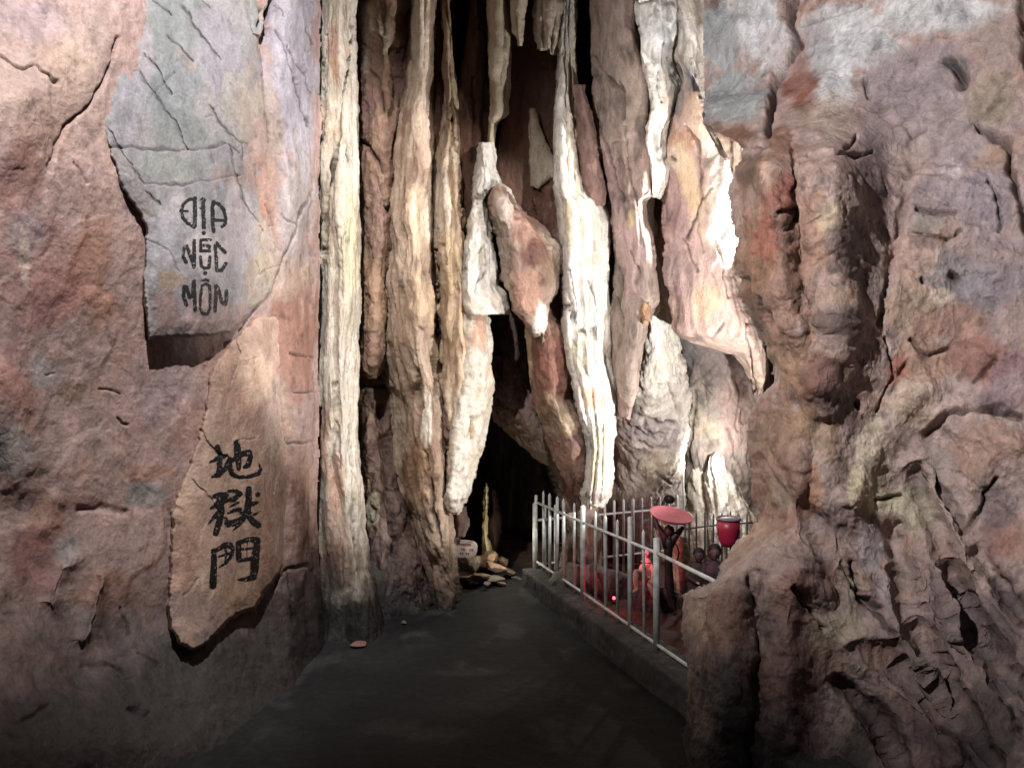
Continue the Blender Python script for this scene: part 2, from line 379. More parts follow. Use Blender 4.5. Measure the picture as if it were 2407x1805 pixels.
WALL_CRACKS = [
    ([(0, 130), (53, 159), (85, 150), (101, 171), (133, 193)], 4, .03), ([(275, 90), (262, 160), (215, 235), (185, 268), (155, 300)], 5, .035, .5),
    ([(155, 300), (146, 320), (128, 345), (115, 400)], 6, .02, .2),
    ([(170, 380), (205, 430)], 3, .012, .4), ([(540, -40), (543, 20), (558, 58), (590, 95), (618, 104), (634, 70), (640, 0)], 9, .10, .9),
    ([(612, 60), (618, 25)], 4, .05), ([(617, 104), (616, 160), (622, 240), (632, 338)], 3, .02, .5),
    ([(648, 68), (675, 116), (709, 207), (728, 299)], 3, .02), ([(680, 106), (718, 169), (738, 231)], 3, .02),
    ([(650, 10), (668, 34)], 3, .02), ([(724, 66), (735, 105)], 2.5, .015), ([(560, 776), (600, 726), (665, 617), (694, 530), (728, 453)], 3.4, .03),
    ([(660, 505), (676, 524), (690, 526)], 2.5, .02), ([(686, 830), (740, 843)], 3, .02), ([(693, 923), (740, 923)], 2.5, .016),
    ([(640, 1046), (690, 1042), (745, 1038)], 2.5, .018), ([(640, 1390), (666, 1343), (720, 1326)], 3.5, .025), ([(673, 1340), (693, 1462)], 3, .02),
    ([(733, 850), (742, 1073), (738, 1253), (735, 1345)], 3, .02, .5), ([(280, 984), (290, 997), (299, 996)], 4, .03),
    ([(235, 915), (290, 925)], 2.5, .012, .4), ([(105, 880), (130, 880)], 2.5, .01), ([(290, 1430), (303, 1480)], 3, .02),
    ([(190, 1200), (240, 1190), (290, 1205)], 9, .02, .25), ([(60, 1690), (120, 1650)], 6, .02, .3), ([(210, 1560), (270, 1560), (300, 1590)], 8, .03, .2),
    ([(310, 1660), (350, 1675)], 8, .03, .5), ([(330, 1530), (370, 1560)], 5, .02, .4), ([(620, 480), (640, 530), (620, 560)], 2.5, .014),
    ([(735, 420), (728, 520), (735, 700)], 2.5, .014, .4)]
WALL_RIDGES = [([(240, -200), (200, 60), (120, 180), (0, 240)], 140, .12), ([(120, 1420), (165, 1320)], 20, .05), ([(205, 1500), (250, 1350)], 18, .06),
    ([(100, 1240), (130, 1180)], 25, .04), ([(0, 900), (40, 1100)], 60, .06), ([(260, 1500), (190, 1600)], 45, -.05), ([(340, 1150), (310, 1250)], 30, -.03), ([(740, 900), (700, 1300), (720, 1500)], 40, .06),
    ([(585, -40), (590, 40), (603, 80)], 26, .07), ([(640, 880), (600, 1200)], 30, .03), ([(670, 100), (690, 500)], 40, .04)]
PINK = (166, 128, 120); MAUVE = (150, 130, 136); RUST = (156, 108, 82); RED = (146, 96, 88); GREY = (136, 136, 134); SAND = (172, 148, 130); FOOT_DARK = (56, 53, 52)
WALL_PATCH = [(60, 40, 130, 60, MAUVE, .5), (40, 420, 60, 90, RED, .55), (110, 640, 130, 130, RED, .5), (215, 620, 50, 130, RUST, .7), (90, 300, 80, 120, RUST, .3),
    (130, 700, 70, 90, RED, .6), (250, 720, 50, 60, RUST, .6), (60, 560, 50, 60, MAUVE, .6), (55, 600, 16, 90, (186, 168, 150), .6), (100, 880, 60, 50, GREY, .55), (170, 920, 40, 30, (122, 96, 66), .6),
    (30, 900, 60, 90, RED, .45), (25, 1060, 60, 80, GREY, .55), (340, 1160, 60, 36, GREY, .7), (330, 1110, 70, 26, RUST, .6), (200, 1180, 60, 26, RED, .5), (110, 1230, 50, 60, RUST, .6),
    (90, 1330, 60, 90, RED, .75), (160, 1290, 40, 40, GREY, .5), (250, 1380, 90, 60, RUST, .65), (60, 1280, 60, 40, RED, .6), (300, 850, 60, 80, RUST, .3), (300, 1000, 60, 90, PINK, .4),
    (380, 900, 80, 120, MAUVE, .35), (440, 1000, 60, 60, RUST, .3), (100, 200, 150, 120, SAND, .35), (200, 100, 60, 90, SAND, .4),
    (690, 150, 70, 320, (150, 146, 158), .85), (700, 480, 60, 160, (158, 150, 150), .7), (640, 300, 40, 120, (150, 128, 112), .7), (600, 440, 60, 90, RUST, .4), (700, 800, 60, 160, (142, 92, 70), .8), (670, 650, 70, 50, SAND, .6),
    (650, 1080, 40, 160, (166, 130, 104), .7), (700, 1180, 50, 160, (160, 118, 98), .6), (690, 1400, 70, 120, (150, 116, 100), .6), (590, 40, 40, 60, GREY, .9), (640, 950, 40, 80, SAND, .5),]
def left_depth(PX, PY): return interp_table(PX, PY, LX, LY, LD, 7)
WALL_PAL = [(168, 136, 126), (150, 122, 114), (158, 118, 100)]
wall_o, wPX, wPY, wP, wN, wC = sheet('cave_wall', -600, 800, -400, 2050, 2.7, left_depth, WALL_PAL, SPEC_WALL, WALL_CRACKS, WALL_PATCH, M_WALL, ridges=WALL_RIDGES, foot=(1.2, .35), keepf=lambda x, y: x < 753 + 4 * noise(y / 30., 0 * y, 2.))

# ---- the two raised rock slabs that carry the lettering
def slab(name, poly, bbox, hfun, pal, patches, cracks, label):
    x0, y0, x1, y1 = bbox; st = 2.2
    PX, PY = np.meshgrid(np.arange(x0, x1, st), np.arange(y0, y1, st)); PX = PX.astype(np.float32); PY = PY.astype(np.float32)
    D = interp_smooth(PX, PY)
    wx = PX + 4 * noise(PX / 22., PY / 22., 2.5) + 2 * noise(PX / 8., PY / 8., 2.5); wy = PY + 4 * noise(PX / 22., PY / 22., 12.5) + 2 * noise(PX / 8., PY / 8., 12.5)
    sd = polysd(wx, wy, poly)
    hh = hfun(PX, PY); k = sstep(4, -7, sd)
    rnd = sstep(0, -38, sd) * .022 * sstep(0, .05, hh)
    D = D - (hh * k + rnd * k - .05 * (1 - k))
    P = unproj(PX, PY, D); n = gnormals(P)
    if n[len(n) // 2, n.shape[1] // 2, 1] > 0: n = -n
    nb = np.array([-.12, -.99, .06])
    dep, crack_dark = crackfield(PX, PY, P, cracks)
    h = relief(P, [('k', 2.2, .7, .022, 3), ('c', 3.5, .8, .008, 3), ('k', 8, .8, .006, 3), ('r', 18, .8, .0028, 3), ('f', 45, 1, .0012, 2)], 5)
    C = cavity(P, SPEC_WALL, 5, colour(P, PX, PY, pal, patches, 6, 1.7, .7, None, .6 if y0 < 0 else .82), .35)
    C = C * (1 - crack_dark[..., None]) + CRACK_DARK * crack_dark[..., None]
    P = P + nb * (h - dep)[..., None]
    keep = sd < 9
    Q = gridquads(*PX.shape); kk = keep.reshape(-1); Q = Q[kk[Q].all(1)]
    used = np.unique(Q); mp = np.zeros(PX.size, np.int32); mp[used] = np.arange(len(used))
    o = make(name, P.reshape(-1, 3)[used], mp[Q], M_WALL, C.reshape(-1, 3)[used])
    tag(o, label, 'rock slab')
    return o, (x0, y0, st, P)
def interp_smooth(PX, PY):       # depth of the finished wall behind a slab, without its fine relief
    base = left_depth(wPX, wPY)
    st = wPX[0, 1] - wPX[0, 0]; u = (PX - wPX[0, 0]) / st; v = (PY - wPY[0, 0]) / (wPY[1, 0] - wPY[0, 0])
    i = np.clip(v.astype(int), 0, base.shape[0] - 2); j = np.clip(u.astype(int), 0, base.shape[1] - 2); a = u - j; b = v - i
    return base[i, j] * (1 - a) * (1 - b) + base[i, j + 1] * a * (1 - b) + base[i + 1, j] * (1 - a) * b + base[i + 1, j + 1] * a * b
S1C = [([(337, 128), (371, 169), (398, 219)], 3.2, .02), ([(352, 222), (405, 171)], 2.6, .015, .6), ([(295, 120), (330, 180), (366, 227), (415, 294), (436, 352)], 3.2, .02),
    ([(245, 344), (300, 348), (347, 350), (434, 352), (490, 346), (530, 336)], 3.5, .022), ([(253, 299), (284, 357), (337, 429), (375, 434), (424, 434), (470, 426), (560, 414)], 3, .018, .6),
    ([(337, 448), (355, 468), (371, 480)], 3, .018), ([(427, 10), (450, 50), (477, 89), (500, 120), (518, 140)], 3.4, .02), ([(395, 87), (425, 115), (453, 145)], 3, .018),
    ([(357, 0), (385, 18), (402, 36)], 3, .018), ([(492, 250), (511, 289), (554, 328), (632, 366)], 3, .018), ([(535, 338), (550, 410), (579, 482), (617, 545)], 3, .02),
    ([(470, 0), (490, 20)], 3, .018), ([(480, 275), (500, 275)], 2, .01), ([(530, 335), (560, 360), (545, 350), (568, 335), (568, 380)], 2.4, .012), ([(345, 560), (400, 590), (420, 640)], 2.2, .01, .4),
    ([(280, 90), (292, 20), (288, -30)], 4, .02), ([(325, 0), (322, 90)], 3, .015, .3), ([(590, 360), (610, 440)], 2.4, .012), ([(635, 440), (620, 480), (640, 530)], 2.4, .012), ([(660, 620), (610, 640), (600, 610)], 2.2, .012)]
S1P = [(400, 60, 110, 100, (112, 118, 117), .85), (400, 200, 110, 110, (112, 117, 119), .85), (440, 300, 90, 60, (114, 119, 116), .8), (400, 390, 120, 36, (122, 125, 118), .8), (330, 60, 40, 130, MAUVE, .7),
    (300, 260, 50, 120, (134, 128, 136), .8), (520, 120, 60, 140, (140, 130, 142), .75), (450, 40, 30, 40, (120, 112, 116), .4), (560, 250, 50, 90, (150, 138, 128), .7), (600, 280, 50, 100, (156, 132, 108), .7), (600, 400, 40, 60, (158, 120, 104), .6),
    (440, 500, 90, 60, (172, 160, 160), .7), (380, 560, 50, 80, (152, 146, 154), .8), (560, 540, 50, 120, (168, 150, 152), .6), (480, 590, 80, 60, (176, 158, 154), .7), (400, 660, 50, 30, (150, 118, 84), .8), (380, 730, 46, 70, (150, 110, 98), .8), (500, 740, 90, 60, (158, 118, 108), .7),
    (345, 720, 10, 80, (184, 160, 150), .5), (640, 540, 40, 120, (170, 142, 116), .7), (620, 660, 50, 70, (158, 134, 106), .7)]
slab1, G1 = slab('inscribed_rock_slab', SLAB1, (215, -62, 700, 820),
    lambda x, y: (.03 + .10 * sstep(350, 800, y)) * (1 - sstep(470, 640, x + .12 * (y - 600)) * .85) , [(140, 132, 132), (126, 122, 126), (142, 116, 104)], S1P, S1C,
    'upper grey raised rock slab with round black lettering and a flat undercut bottom edge')
S2C = [([(470, 1010), (500, 1060), (530, 1075)], 3, .02, .5), ([(455, 1130), (500, 1180), (525, 1210)], 3, .016, .4), ([(552, 792), (565, 830), (540, 900)], 3, .016, .5), ([(560, 1035), (600, 1030)], 2, .01),
    ([(640, 900), (655, 1000), (640, 1200)], 2.6, .014, .4), ([(575, 860), (600, 840), (590, 900)], 2.4, .012, .4), ([(430, 1400), (470, 1360)], 2.5, .012, .3)]
S2P = [(560, 900, 50, 80, (186, 142, 118), .5), (600, 870, 40, 70, (206, 172, 146), .6), (520, 1120, 60, 200, (184, 150, 126), .5), (440, 1290, 40, 120, (172, 130, 106), .6), (470, 1440, 60, 60, (150, 124, 112), .7), (560, 1380, 60, 60, (170, 136, 104), .6), (650, 1010, 30, 100, (196, 170, 152), .6), (620, 1250, 30, 120, (170, 130, 100), .6),
    (430, 1180, 30, 60, (200, 160, 130), .5), (480, 1500, 60, 20, (120, 108, 100), .7)]
slab2, G2 = slab('inscribed_rock_slab', SLAB2, (375, 735, 745, 1545),
    lambda x, y: (.045 + .085 * sstep(820, 1250, y)) * (1 - 1.25 * sstep(590, 715, x)) - .03 * sstep(640, 715, x) - .04 * sstep(600, 680, x) * sstep(900, 780, y), [(176, 142, 122), (160, 126, 110), (188, 158, 136)], S2P, S2C,
    'lower sandy brown pointed rock slab with three large black brush characters')

# ---- lettering cut and painted on the slabs: strokes are (x, y, width) runs in a local drawing grid
def glyph(strokes, org, sc, G, parent, label, grow=0):
    x0, y0, st, P = G
    segs = []; pts = [p for s in strokes for p in s]
    conv = lambda p: (org[0] + p[0] / sc, org[1] + p[1] / sc, (p[2] + grow) / sc / 2)
    a = np.array([conv(p) for p in pts]); m = a[:, 2].max() + 3
    PX, PY = np.meshgrid(np.arange(a[:, 0].min() - m, a[:, 0].max() + m, .9), np.arange(a[:, 1].min() - m, a[:, 1].max() + m, .9))
    wx = PX + .7 * noise(PX / 5., PY / 5., 1.1); wy = PY + .7 * noise(PX / 5., PY / 5., 6.1)
    sd = np.full(PX.shape, 99.)
    for s in strokes:
        q = [conv(p) for p in s]
        if len(q) == 1: q = q * 2
        for (xa, ya, ra), (xb, yb, rb) in zip(q[:-1], q[1:]):
            dx, dy = xb - xa, yb - ya; t = np.clip(((wx - xa) * dx + (wy - ya) * dy) / (dx * dx + dy * dy + 1e-9), 0, 1)
            sd = np.minimum(sd, np.hypot(wx - xa - t * dx, wy - ya - t * dy) - (ra + (rb - ra) * t))
    u = (PX - x0) / st; v = (PY - y0) / st; i = v.astype(int); j = u.astype(int); fa = (u - j)[..., None]; fb = (v - i)[..., None]
    Q3 = P[i, j] * (1 - fa) * (1 - fb) + P[i, j + 1] * fa * (1 - fb) + P[i + 1, j] * (1 - fa) * fb + P[i + 1, j + 1] * fa * fb
    Q3 = Q3 + np.array([0, -1, 0]) * (.006 - .009 * sstep(-.6, .5, sd))[..., None]
    keep = ((sd < .5) & (noise(PX / 2.6, PY / 2.6, 3.3) + .5 * noise(PX / 7., PY / 7., 9.3) < .62)).reshape(-1); Q = gridquads(*PX.shape); Q = Q[keep[Q].all(1)]
    used = np.unique(Q); mp = np.zeros(PX.size, np.int32); mp[used] = np.arange(len(used))
    o = make('painted_letter', Q3.reshape(-1, 3)[used], mp[Q], M_INK, None, parent); o['label'] = label
w = 42
wd = lambda s, ww=w: [(*p, ww) for p in s]
O1 = (380, 430); K1 = 4.877
for lab, st in [
    ('black round capital D with a crossbar', [wd([(380, 180), (388, 500)], 46), wd([(378, 180), (310, 190), (245, 250), (225, 320), (240, 400), (300, 460), (385, 512)], 34), wd([(210, 318), (300, 325)], 20)]),
    ('black capital I with a dot above and below', [wd([(482, 225), (490, 400), (495, 515)], 44), wd([(455, 190), (478, 175), (500, 195)], 24), wd([(495, 580)], 44), wd([(445, 290), (480, 300)], 18)]),
    ('black rounded capital A', [wd([(590, 225), (592, 480), (605, 560)], 42), wd([(590, 218), (660, 245), (715, 310), (742, 400), (738, 470), (705, 505)], 36), wd([(600, 430), (720, 435)], 32)]),
    ('black slanted capital N', [wd([(290, 910), (255, 840), (262, 745), (300, 728), (340, 830), (382, 965), (388, 670)], 38)]),
    ('black square capital G', [wd([(575, 660), (462, 660), (458, 785), (562, 785), (562, 730), (500, 722)], 30)]),
    ('black square capital U with a dot below', [wd([(458, 855), (462, 950), (500, 985), (552, 975), (562, 855)], 32), wd([(507, 1037)], 46)]),
    ('black angular capital C', [wd([(735, 800), (640, 695), (628, 730), (640, 1008), (700, 1005), (750, 930)], 38)]),
    ('black slanted capital M', [wd([(282, 1395), (248, 1290), (268, 1195), (292, 1195), (325, 1310), (362, 1290), (375, 1130), (385, 1455)], 40)]),
    ('black tall capital O under a circumflex', [wd([(465, 1175), (448, 1300), (448, 1440), (480, 1502), (535, 1502), (560, 1440), (562, 1300), (555, 1180), (510, 1158), (465, 1175)], 30), wd([(455, 1126), (503, 1108), (550, 1126)], 24)]),
    ('black capital N at the lower right', [wd([(625, 1470), (630, 1180), (655, 1210), (705, 1380), (740, 1395), (755, 1330), (750, 1245)], 38)])]:
    glyph(st, O1, K1, G1, slab1, lab, 5)
O2 = (460, 1010); K2 = 4.255
glyph([[(150, 320, 24), (235, 275, 60), (320, 255, 34)], [(215, 170, 54), (238, 260, 70), (238, 380, 60), (232, 430, 60)], [(165, 468, 26), (230, 445, 62), (300, 385, 50), (322, 300, 30)],
       [(340, 275, 40), (345, 380, 52), (370, 450, 52), (430, 472, 36), (540, 465, 38), (635, 435, 46), (655, 395, 34), (638, 335, 12)],
       [(415, 130, 70), (425, 250, 78), (432, 385, 46)], [(370, 300, 44), (470, 240, 62), (540, 228, 66), (556, 265, 50), (528, 350, 62), (488, 370, 36)]], O2, K2, G2, slab2, 'black brush character for earth, topmost on the slab')
glyph([[(165, 665, 34), (230, 655, 62), (305, 650, 62)], [(155, 782, 26), (230, 735, 76), (300, 700, 60)], [(245, 690, 76), (252, 800, 84), (240, 900, 72), (205, 1030, 60)], [(128, 942, 10), (190, 865, 44), (245, 800, 50)],
       [(330, 610, 26), (400, 612, 46), (445, 640, 50), (380, 692, 56), (315, 706, 30)], [(335, 775, 12), (395, 738, 34), (432, 722, 20)], [(320, 832, 18), (395, 800, 44), (450, 790, 34)],
       [(300, 880, 34), (320, 940, 70), (395, 925, 70), (450, 880, 34)], [(532, 592, 64), (530, 700, 72), (520, 800, 72), (472, 890, 56), (425, 955, 36), (370, 1008, 10)],
       [(440, 830, 34), (520, 835, 48), (600, 840, 26), (652, 808, 6)], [(535, 865, 60), (590, 925, 66), (628, 950, 66)], [(625, 645, 54)], [(560, 740, 50), (622, 724, 30)]], O2, K2, G2, slab2, 'black brush character for prison, middle one on the slab')
glyph([[(188, 1210, 60), (190, 1350, 66), (182, 1550, 74)], [(215, 1200, 40), (290, 1150, 54), (350, 1150, 64), (382, 1180, 40), (368, 1250, 44), (315, 1325, 32), (240, 1368, 14)], [(240, 1262, 20), (300, 1245, 26), (360, 1225, 22)], [(300, 1150, 30), (310, 1250, 22), (300, 1310, 20)],
       [(430, 1130, 52), (440, 1290, 62), (480, 1295, 40), (555, 1285, 40)], [(430, 1125, 44), (540, 1092, 50), (612, 1105, 70), (600, 1250, 88), (590, 1400, 84), (580, 1470, 66), (500, 1492, 46), (430, 1492, 20)], [(460, 1190, 22), (560, 1185, 26)], [(510, 1130, 10), (520, 1280, 10)]], O2, K2, G2, slab2, 'black brush character for gate, lowest on the slab')
# ================================================================== ROCK BEHIND THE CURTAINS
CRM = [(208, 197, 180), (192, 177, 156), (172, 146, 122)]; WHT = [(216, 210, 200), (202, 193, 182), (180, 162, 140)]; TAN = [(182, 158, 136), (160, 134, 112), (134, 102, 82)]
BRN = [(132, 96, 78), (108, 78, 62), (150, 104, 78)]; DRK = [(84, 62, 54), (64, 50, 46), (100, 70, 56)]; TAUP = [(166, 146, 132), (148, 126, 114), (176, 142, 132)]; PNK = [(190, 160, 146), (178, 148, 136), (198, 170, 140)]; GRYC = [(150, 140, 134), (134, 122, 118), (160, 142, 128)]
def back_depth(PX, PY):
    D = 7.62 + .2 * fbm(PX / 160., PY / 400., 2 + 0 * PX, 3) - .16 * (1 - 2.2 * np.abs(noise(PX / 46., PY / 420., 6 + 0 * PX)))
    def pit(poly, d, soft=16):
        return d * sstep(soft, -soft, polysd(PX, PY, poly))
    D = D + pit([(1150, 735), (1150, 950), (1120, 1080), (1075, 1200), (1078, 1330), (1085, 1400), (1290, 1400), (1330, 1250), (1290, 1100), (1262, 980), (1245, 850), (1236, 735), (1195, 640), (1150, 560), (1130, 470), (1120, 480), (1140, 640)], 3.2)
    D = D + pit([(1050, -500), (1120, -500), (1108, 150), (1085, 260), (1062, 180)], 3) + pit([(1330, -500), (1410, -500), (1405, 250), (1390, 330), (1362, 320), (1345, 120)], 3) + pit([(825, -500), (850, -500), (846, 150), (836, 330)], 2)
    D = D + pit([(1420, 800), (1560, 740), (1570, 690), (1850, 690), (1900, 1550), (1420, 1550)], 2.4, 40) + pit([(1180, -500), (1345, -500), (1350, 500), (1335, 830), (1262, 800), (1215, 560), (1160, 460), (1150, 330), (1195, 250)], .7)
    return D
sheet('cave_back_wall', 700, 1950, -500, 1500, 3.6, back_depth, [(172, 148, 126), (146, 120, 100), (130, 100, 82)], SPEC_LIME, (), [(1200, 1100, 200, 400, (60, 48, 44), .8), (1500, 1000, 200, 300, (120, 104, 100), .6), (900, 1200, 100, 300, (90, 70, 60), .7)], M_LIME, seed=9)
# the low roof of the passage and its sides, seen past the arch
strip('cave_arch_rock', [(720, 1120, 1280), (850, 1130, 1280), (930, 1150, 1290), (985, 1165, 1310), (1010, 1190, 1330), (1060, 1240, 1340), (1100, 1290, 1340)], 8.5, [(140, 116, 104), (112, 92, 84), (146, 124, 106)], 'dim grey rock lip hanging inside the dark opening', 'rock', thick=.5, spec=SPEC_CRAG, f=2)

# ================================================================== ROCK COLUMNS AND CURTAINS
def S(*a, **k):
    k.setdefault('ov', 8 if 'curtain' in a[0] and CENTRE else 0)
    return strip(*a, **k)
CENTRE = True
S('rock_column', [(-320, 728, 850), (0, 728, 840), (60, 728, 834), (150, 728, 833), (300, 728, 838), (450, 728, 847), (700, 728, 846), (800, 728, 842), (900, 728, 838), (1050, 730, 842), (1130, 732, 851), (1250, 732, 860), (1310, 730, 872), (1400, 728, 892), (1480, 725, 908), (1560, 720, 918), (1640, 715, 930)],
  [(-320, 6.75), (1250, 6.75), (1640, 6.7)], CRM, 'tall cream fluted rock column at the left edge of the curtains', 'rock column', thick=.5, apex=.62, power=.5, pleats=3, pleat_amp=.03, step=2.3, foot=(.9, .2), spec=SPEC_FLUTE, edge=1.5,
  cracks=[([(830, 60), (818, 160), (806, 250), (795, 340), (782, 420), (769, 480), (765, 600)], 5, .06, .8), ([(762, 80), (758, 200), (762, 300)], 3, .03, .6), ([(775, 100), (764, 190), (760, 330)], 3, .02, .5), ([(815, 350), (816, 380)], 4, .02), ([(800, 560), (803, 700)], 3, .02, .4), ([(788, 900), (792, 1010), (800, 1100)], 3.5, .02, .5), ([(822, 1000), (830, 1150), (840, 1290)], 3, .02, .4)],
  patches=[(782, 110, 16, 70, (178, 136, 116), .8), (790, 170, 12, 40, (196, 152, 112), .7), (790, 1150, 26, 90, (176, 126, 100), .6), (780, 1250, 40, 90, (170, 126, 106), .6), (822, 560, 24, 160, (212, 204, 158), .5), (770, 520, 14, 90, (130, 116, 92), .6), (840, 1450, 130, 50, (80, 70, 66), .9), (800, 1340, 60, 60, (160, 116, 96), .6), (762, 1040, 12, 120, (170, 110, 90), .6)])
S('rock_curtain', [(-320, 836, 950), (0, 848, 960), (200, 842, 950), (400, 838, 930), (600, 843, 915), (750, 842, 905), (830, 846, 898), (885, 858, 872)], 7.25, [(150, 118, 98), (128, 98, 82), (166, 134, 108)],
  'rough brown rock curtain right beside the tall cream column', 'rock curtain', spec=SPEC_CRAG, apex=.6, thick=.4, power=.9,
  cracks=[([(838, 325), (862, 340), (880, 365), (905, 405)], 6, .06, .9), ([(895, 440), (915, 495)], 5, .05), ([(885, 60), (890, 130), (888, 200), (905, 260)], 9, .1, .6), ([(905, 0), (900, 80)], 5, .05, .5), ([(925, 120), (930, 200), (920, 280)], 8, .08, .5), ([(870, 170), (886, 190)], 3, .03)],
  patches=[(870, 60, 22, 60, (196, 178, 150), .8), (900, 90, 26, 40, (200, 184, 160), .6), (860, 130, 16, 50, (190, 172, 144), .7), (860, 260, 28, 80, (150, 116, 106), .7), (880, 500, 30, 120, (146, 116, 104), .6), (870, 700, 40, 120, (170, 136, 106), .6)])
S('rock_curtain', [(-320, 935, 1022), (0, 950, 1020), (100, 945, 1014), (350, 905, 1012), (440, 892, 1010), (600, 893, 1016), (700, 890, 1018), (790, 893, 1020), (860, 905, 1026), (930, 925, 1030), (1000, 928, 1038), (1100, 933, 1048), (1200, 945, 1058), (1300, 950, 1060), (1400, 955, 1078), (1470, 945, 1092), (1540, 940, 1100)],
  [(-320, 7.45), (800, 7.4), (1100, 7.5), (1470, 8.0)], TAN, 'broad tan rock curtain with a shaded left face running to the floor', 'rock curtain', foot=(.5, .05), apex=.74, thick=.8, power=1.05, step=2.2,
  spec=[('c', 5, .18, .035, 3), ('f', 3, .4, .03, 3), ('r', 9, .3, .018, 3), ('k', 12, .4, .014, 3), ('f', 40, .6, .004, 2)],
  cracks=[([(990, 600), (997, 650)], 3, .03), ([(985, 770), (995, 775)], 4, .03), ([(1010, 790), (1022, 880), (1028, 960)], 4, .04, .6), ([(1012, 1130), (1020, 1200), (1040, 1290)], 4, .04, .6), ([(1000, 1060), (1010, 1110)], 4, .03), ([(984, 870), (978, 920), (990, 960)], 9, .05, .4)],
  patches=[(985, 520, 30, 90, (218, 190, 158), .7), (1005, 480, 14, 90, (222, 208, 188), .7), (990, 700, 26, 90, (200, 168, 134), .6), (1003, 990, 16, 60, (214, 202, 184), .8), (985, 1120, 30, 80, (196, 158, 122), .6), (965, 1100, 20, 80, (120, 78, 50), .6), (1000, 1340, 60, 70, (170, 134, 116), .6), (960, 1430, 90, 40, (70, 62, 60), .8)])
S('stalactite', [(-320, 966, 1016), (0, 970, 1012), (60, 966, 1012), (130, 966, 1009), (300, 975, 1008), (400, 978, 1008), (430, 975, 1010), (446, 982, 1006)], 7.0, [(196, 180, 160), (180, 162, 142), (206, 186, 156)],
  'smooth pale round stalactite ending above the tan curtain', 'stalactite', thick=.22, apex=.4, spec=SPEC_FLUTE, cracks=[([(985, 268), (1005, 262)], 3, .012, .4)], patches=[(990, 380, 14, 90, (222, 198, 162), .6)])
S('rock_curtain', [(-320, 1005, 1050), (0, 1010, 1046), (150, 1008, 1050), (250, 1006, 1048), (330, 1002, 1044), (400, 1003, 1030), (460, 1006, 1018)], 7.5, [(120, 82, 60), (104, 72, 54), (132, 88, 62)],
  'narrow smooth brown rock curtain between the pale stalactite and cream ridge', 'rock curtain', thick=.1, apex=.4, spec=SPEC_SMOOTH)  # brown paints in the shadow cast by the cream ridge
S('rock_curtain', [(-320, 1038, 1062), (0, 1041, 1057), (150, 1046, 1062), (250, 1045, 1070), (330, 1035, 1078), (400, 1018, 1085), (500, 1012, 1092), (600, 1016, 1100), (700, 1026, 1095), (800, 1030, 1100), (900, 1034, 1095), (1000, 1034, 1078), (1090, 1038, 1066), (1180, 1044, 1078), (1240, 1040, 1060), (1300, 1034, 1058), (1400, 1028, 1070), (1460, 1024, 1080), (1520, 1020, 1090)],
  [(-320, 7.4), (1000, 7.35), (1250, 8.1), (1460, 8.4)], [(212, 190, 162), (192, 164, 132), (172, 136, 104)], 'cream edged rock curtain widening downwards left of the white curtain', 'rock curtain', ov=3, apex=.75, thick=.55, power=.9, pleats=2, pleat_amp=.05,
  spec=[('c', 6, .2, .03, 3), ('f', 3, .4, .02, 3), ('r', 10, .35, .014, 3), ('k', 13, .5, .01, 3), ('f', 40, .6, .003, 2)],
  cracks=[([(1060, 250), (1066, 330), (1080, 400), (1088, 520), (1092, 600)], 3, .03, .6), ([(1022, 590), (1026, 700), (1034, 800)], 5, .06, .9), ([(1030, 850), (1036, 950)], 5, .07, .9), ([(1075, 640), (1080, 690)], 4, .03), ([(1040, 580), (1052, 620)], 4, .03)],
  patches=[(1035, 480, 26, 100, (206, 194, 178), .7), (1070, 480, 12, 80, (150, 116, 88), .6), (1060, 620, 30, 80, (190, 160, 116), .6), (1040, 1000, 16, 90, (116, 80, 66), .7), (1060, 1350, 50, 80, (180, 144, 120), .6)])
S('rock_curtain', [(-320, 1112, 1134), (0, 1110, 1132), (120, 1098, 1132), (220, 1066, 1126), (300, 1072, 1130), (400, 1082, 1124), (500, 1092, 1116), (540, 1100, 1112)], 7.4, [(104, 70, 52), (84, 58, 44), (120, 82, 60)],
  'deep brown recessed rock curtain under the left black gap', 'rock curtain', thick=.15, apex=.6, spec=SPEC_SMOOTH, cracks=[([(1112, 180), (1116, 300), (1110, 380)], 5, .04)])
S('rock_curtain', [(-320, 1128, 1152), (0, 1128, 1151), (150, 1125, 1150), (250, 1130, 1149), (330, 1135, 1147), (350, 1138, 1145)], 7.5, [(160, 122, 96), (126, 84, 66), (176, 146, 118)],
  'thin reddish brown rock strip left of the long cream drape', 'rock curtain', thick=.12, apex=.3, cracks=[([(1133, 60), (1130, 150), (1137, 260)], 3, .03)])
S('rock_drape', [(-320, 1148, 1206), (0, 1150, 1203), (150, 1150, 1202), (250, 1151, 1202), (272, 1151, 1196), (284, 1150, 1170), (330, 1148, 1160), (400, 1143, 1154), (440, 1142, 1150)], 7.25, [(206, 190, 164), (192, 172, 142), (212, 196, 166)],
  'long cream drape with a ragged lower end near the top centre', 'rock drape', thick=.26, apex=.35, jag=9, spec=SPEC_SMOOTH, pleats=2, pleat_amp=.02, cracks=[([(1185, 60), (1182, 150), (1172, 220)], 3, .02, .5)])
S('stalactite', [(-320, 1203, 1238), (0, 1207, 1228), (60, 1211, 1227), (90, 1216, 1226), (108, 1221, 1225)], 7.0, [(206, 190, 168), (190, 172, 148), (212, 196, 166)], 'small tapered cream stalactite beside the long cream drape', 'stalactite', thick=.12, spec=SPEC_SMOOTH, jag=0)
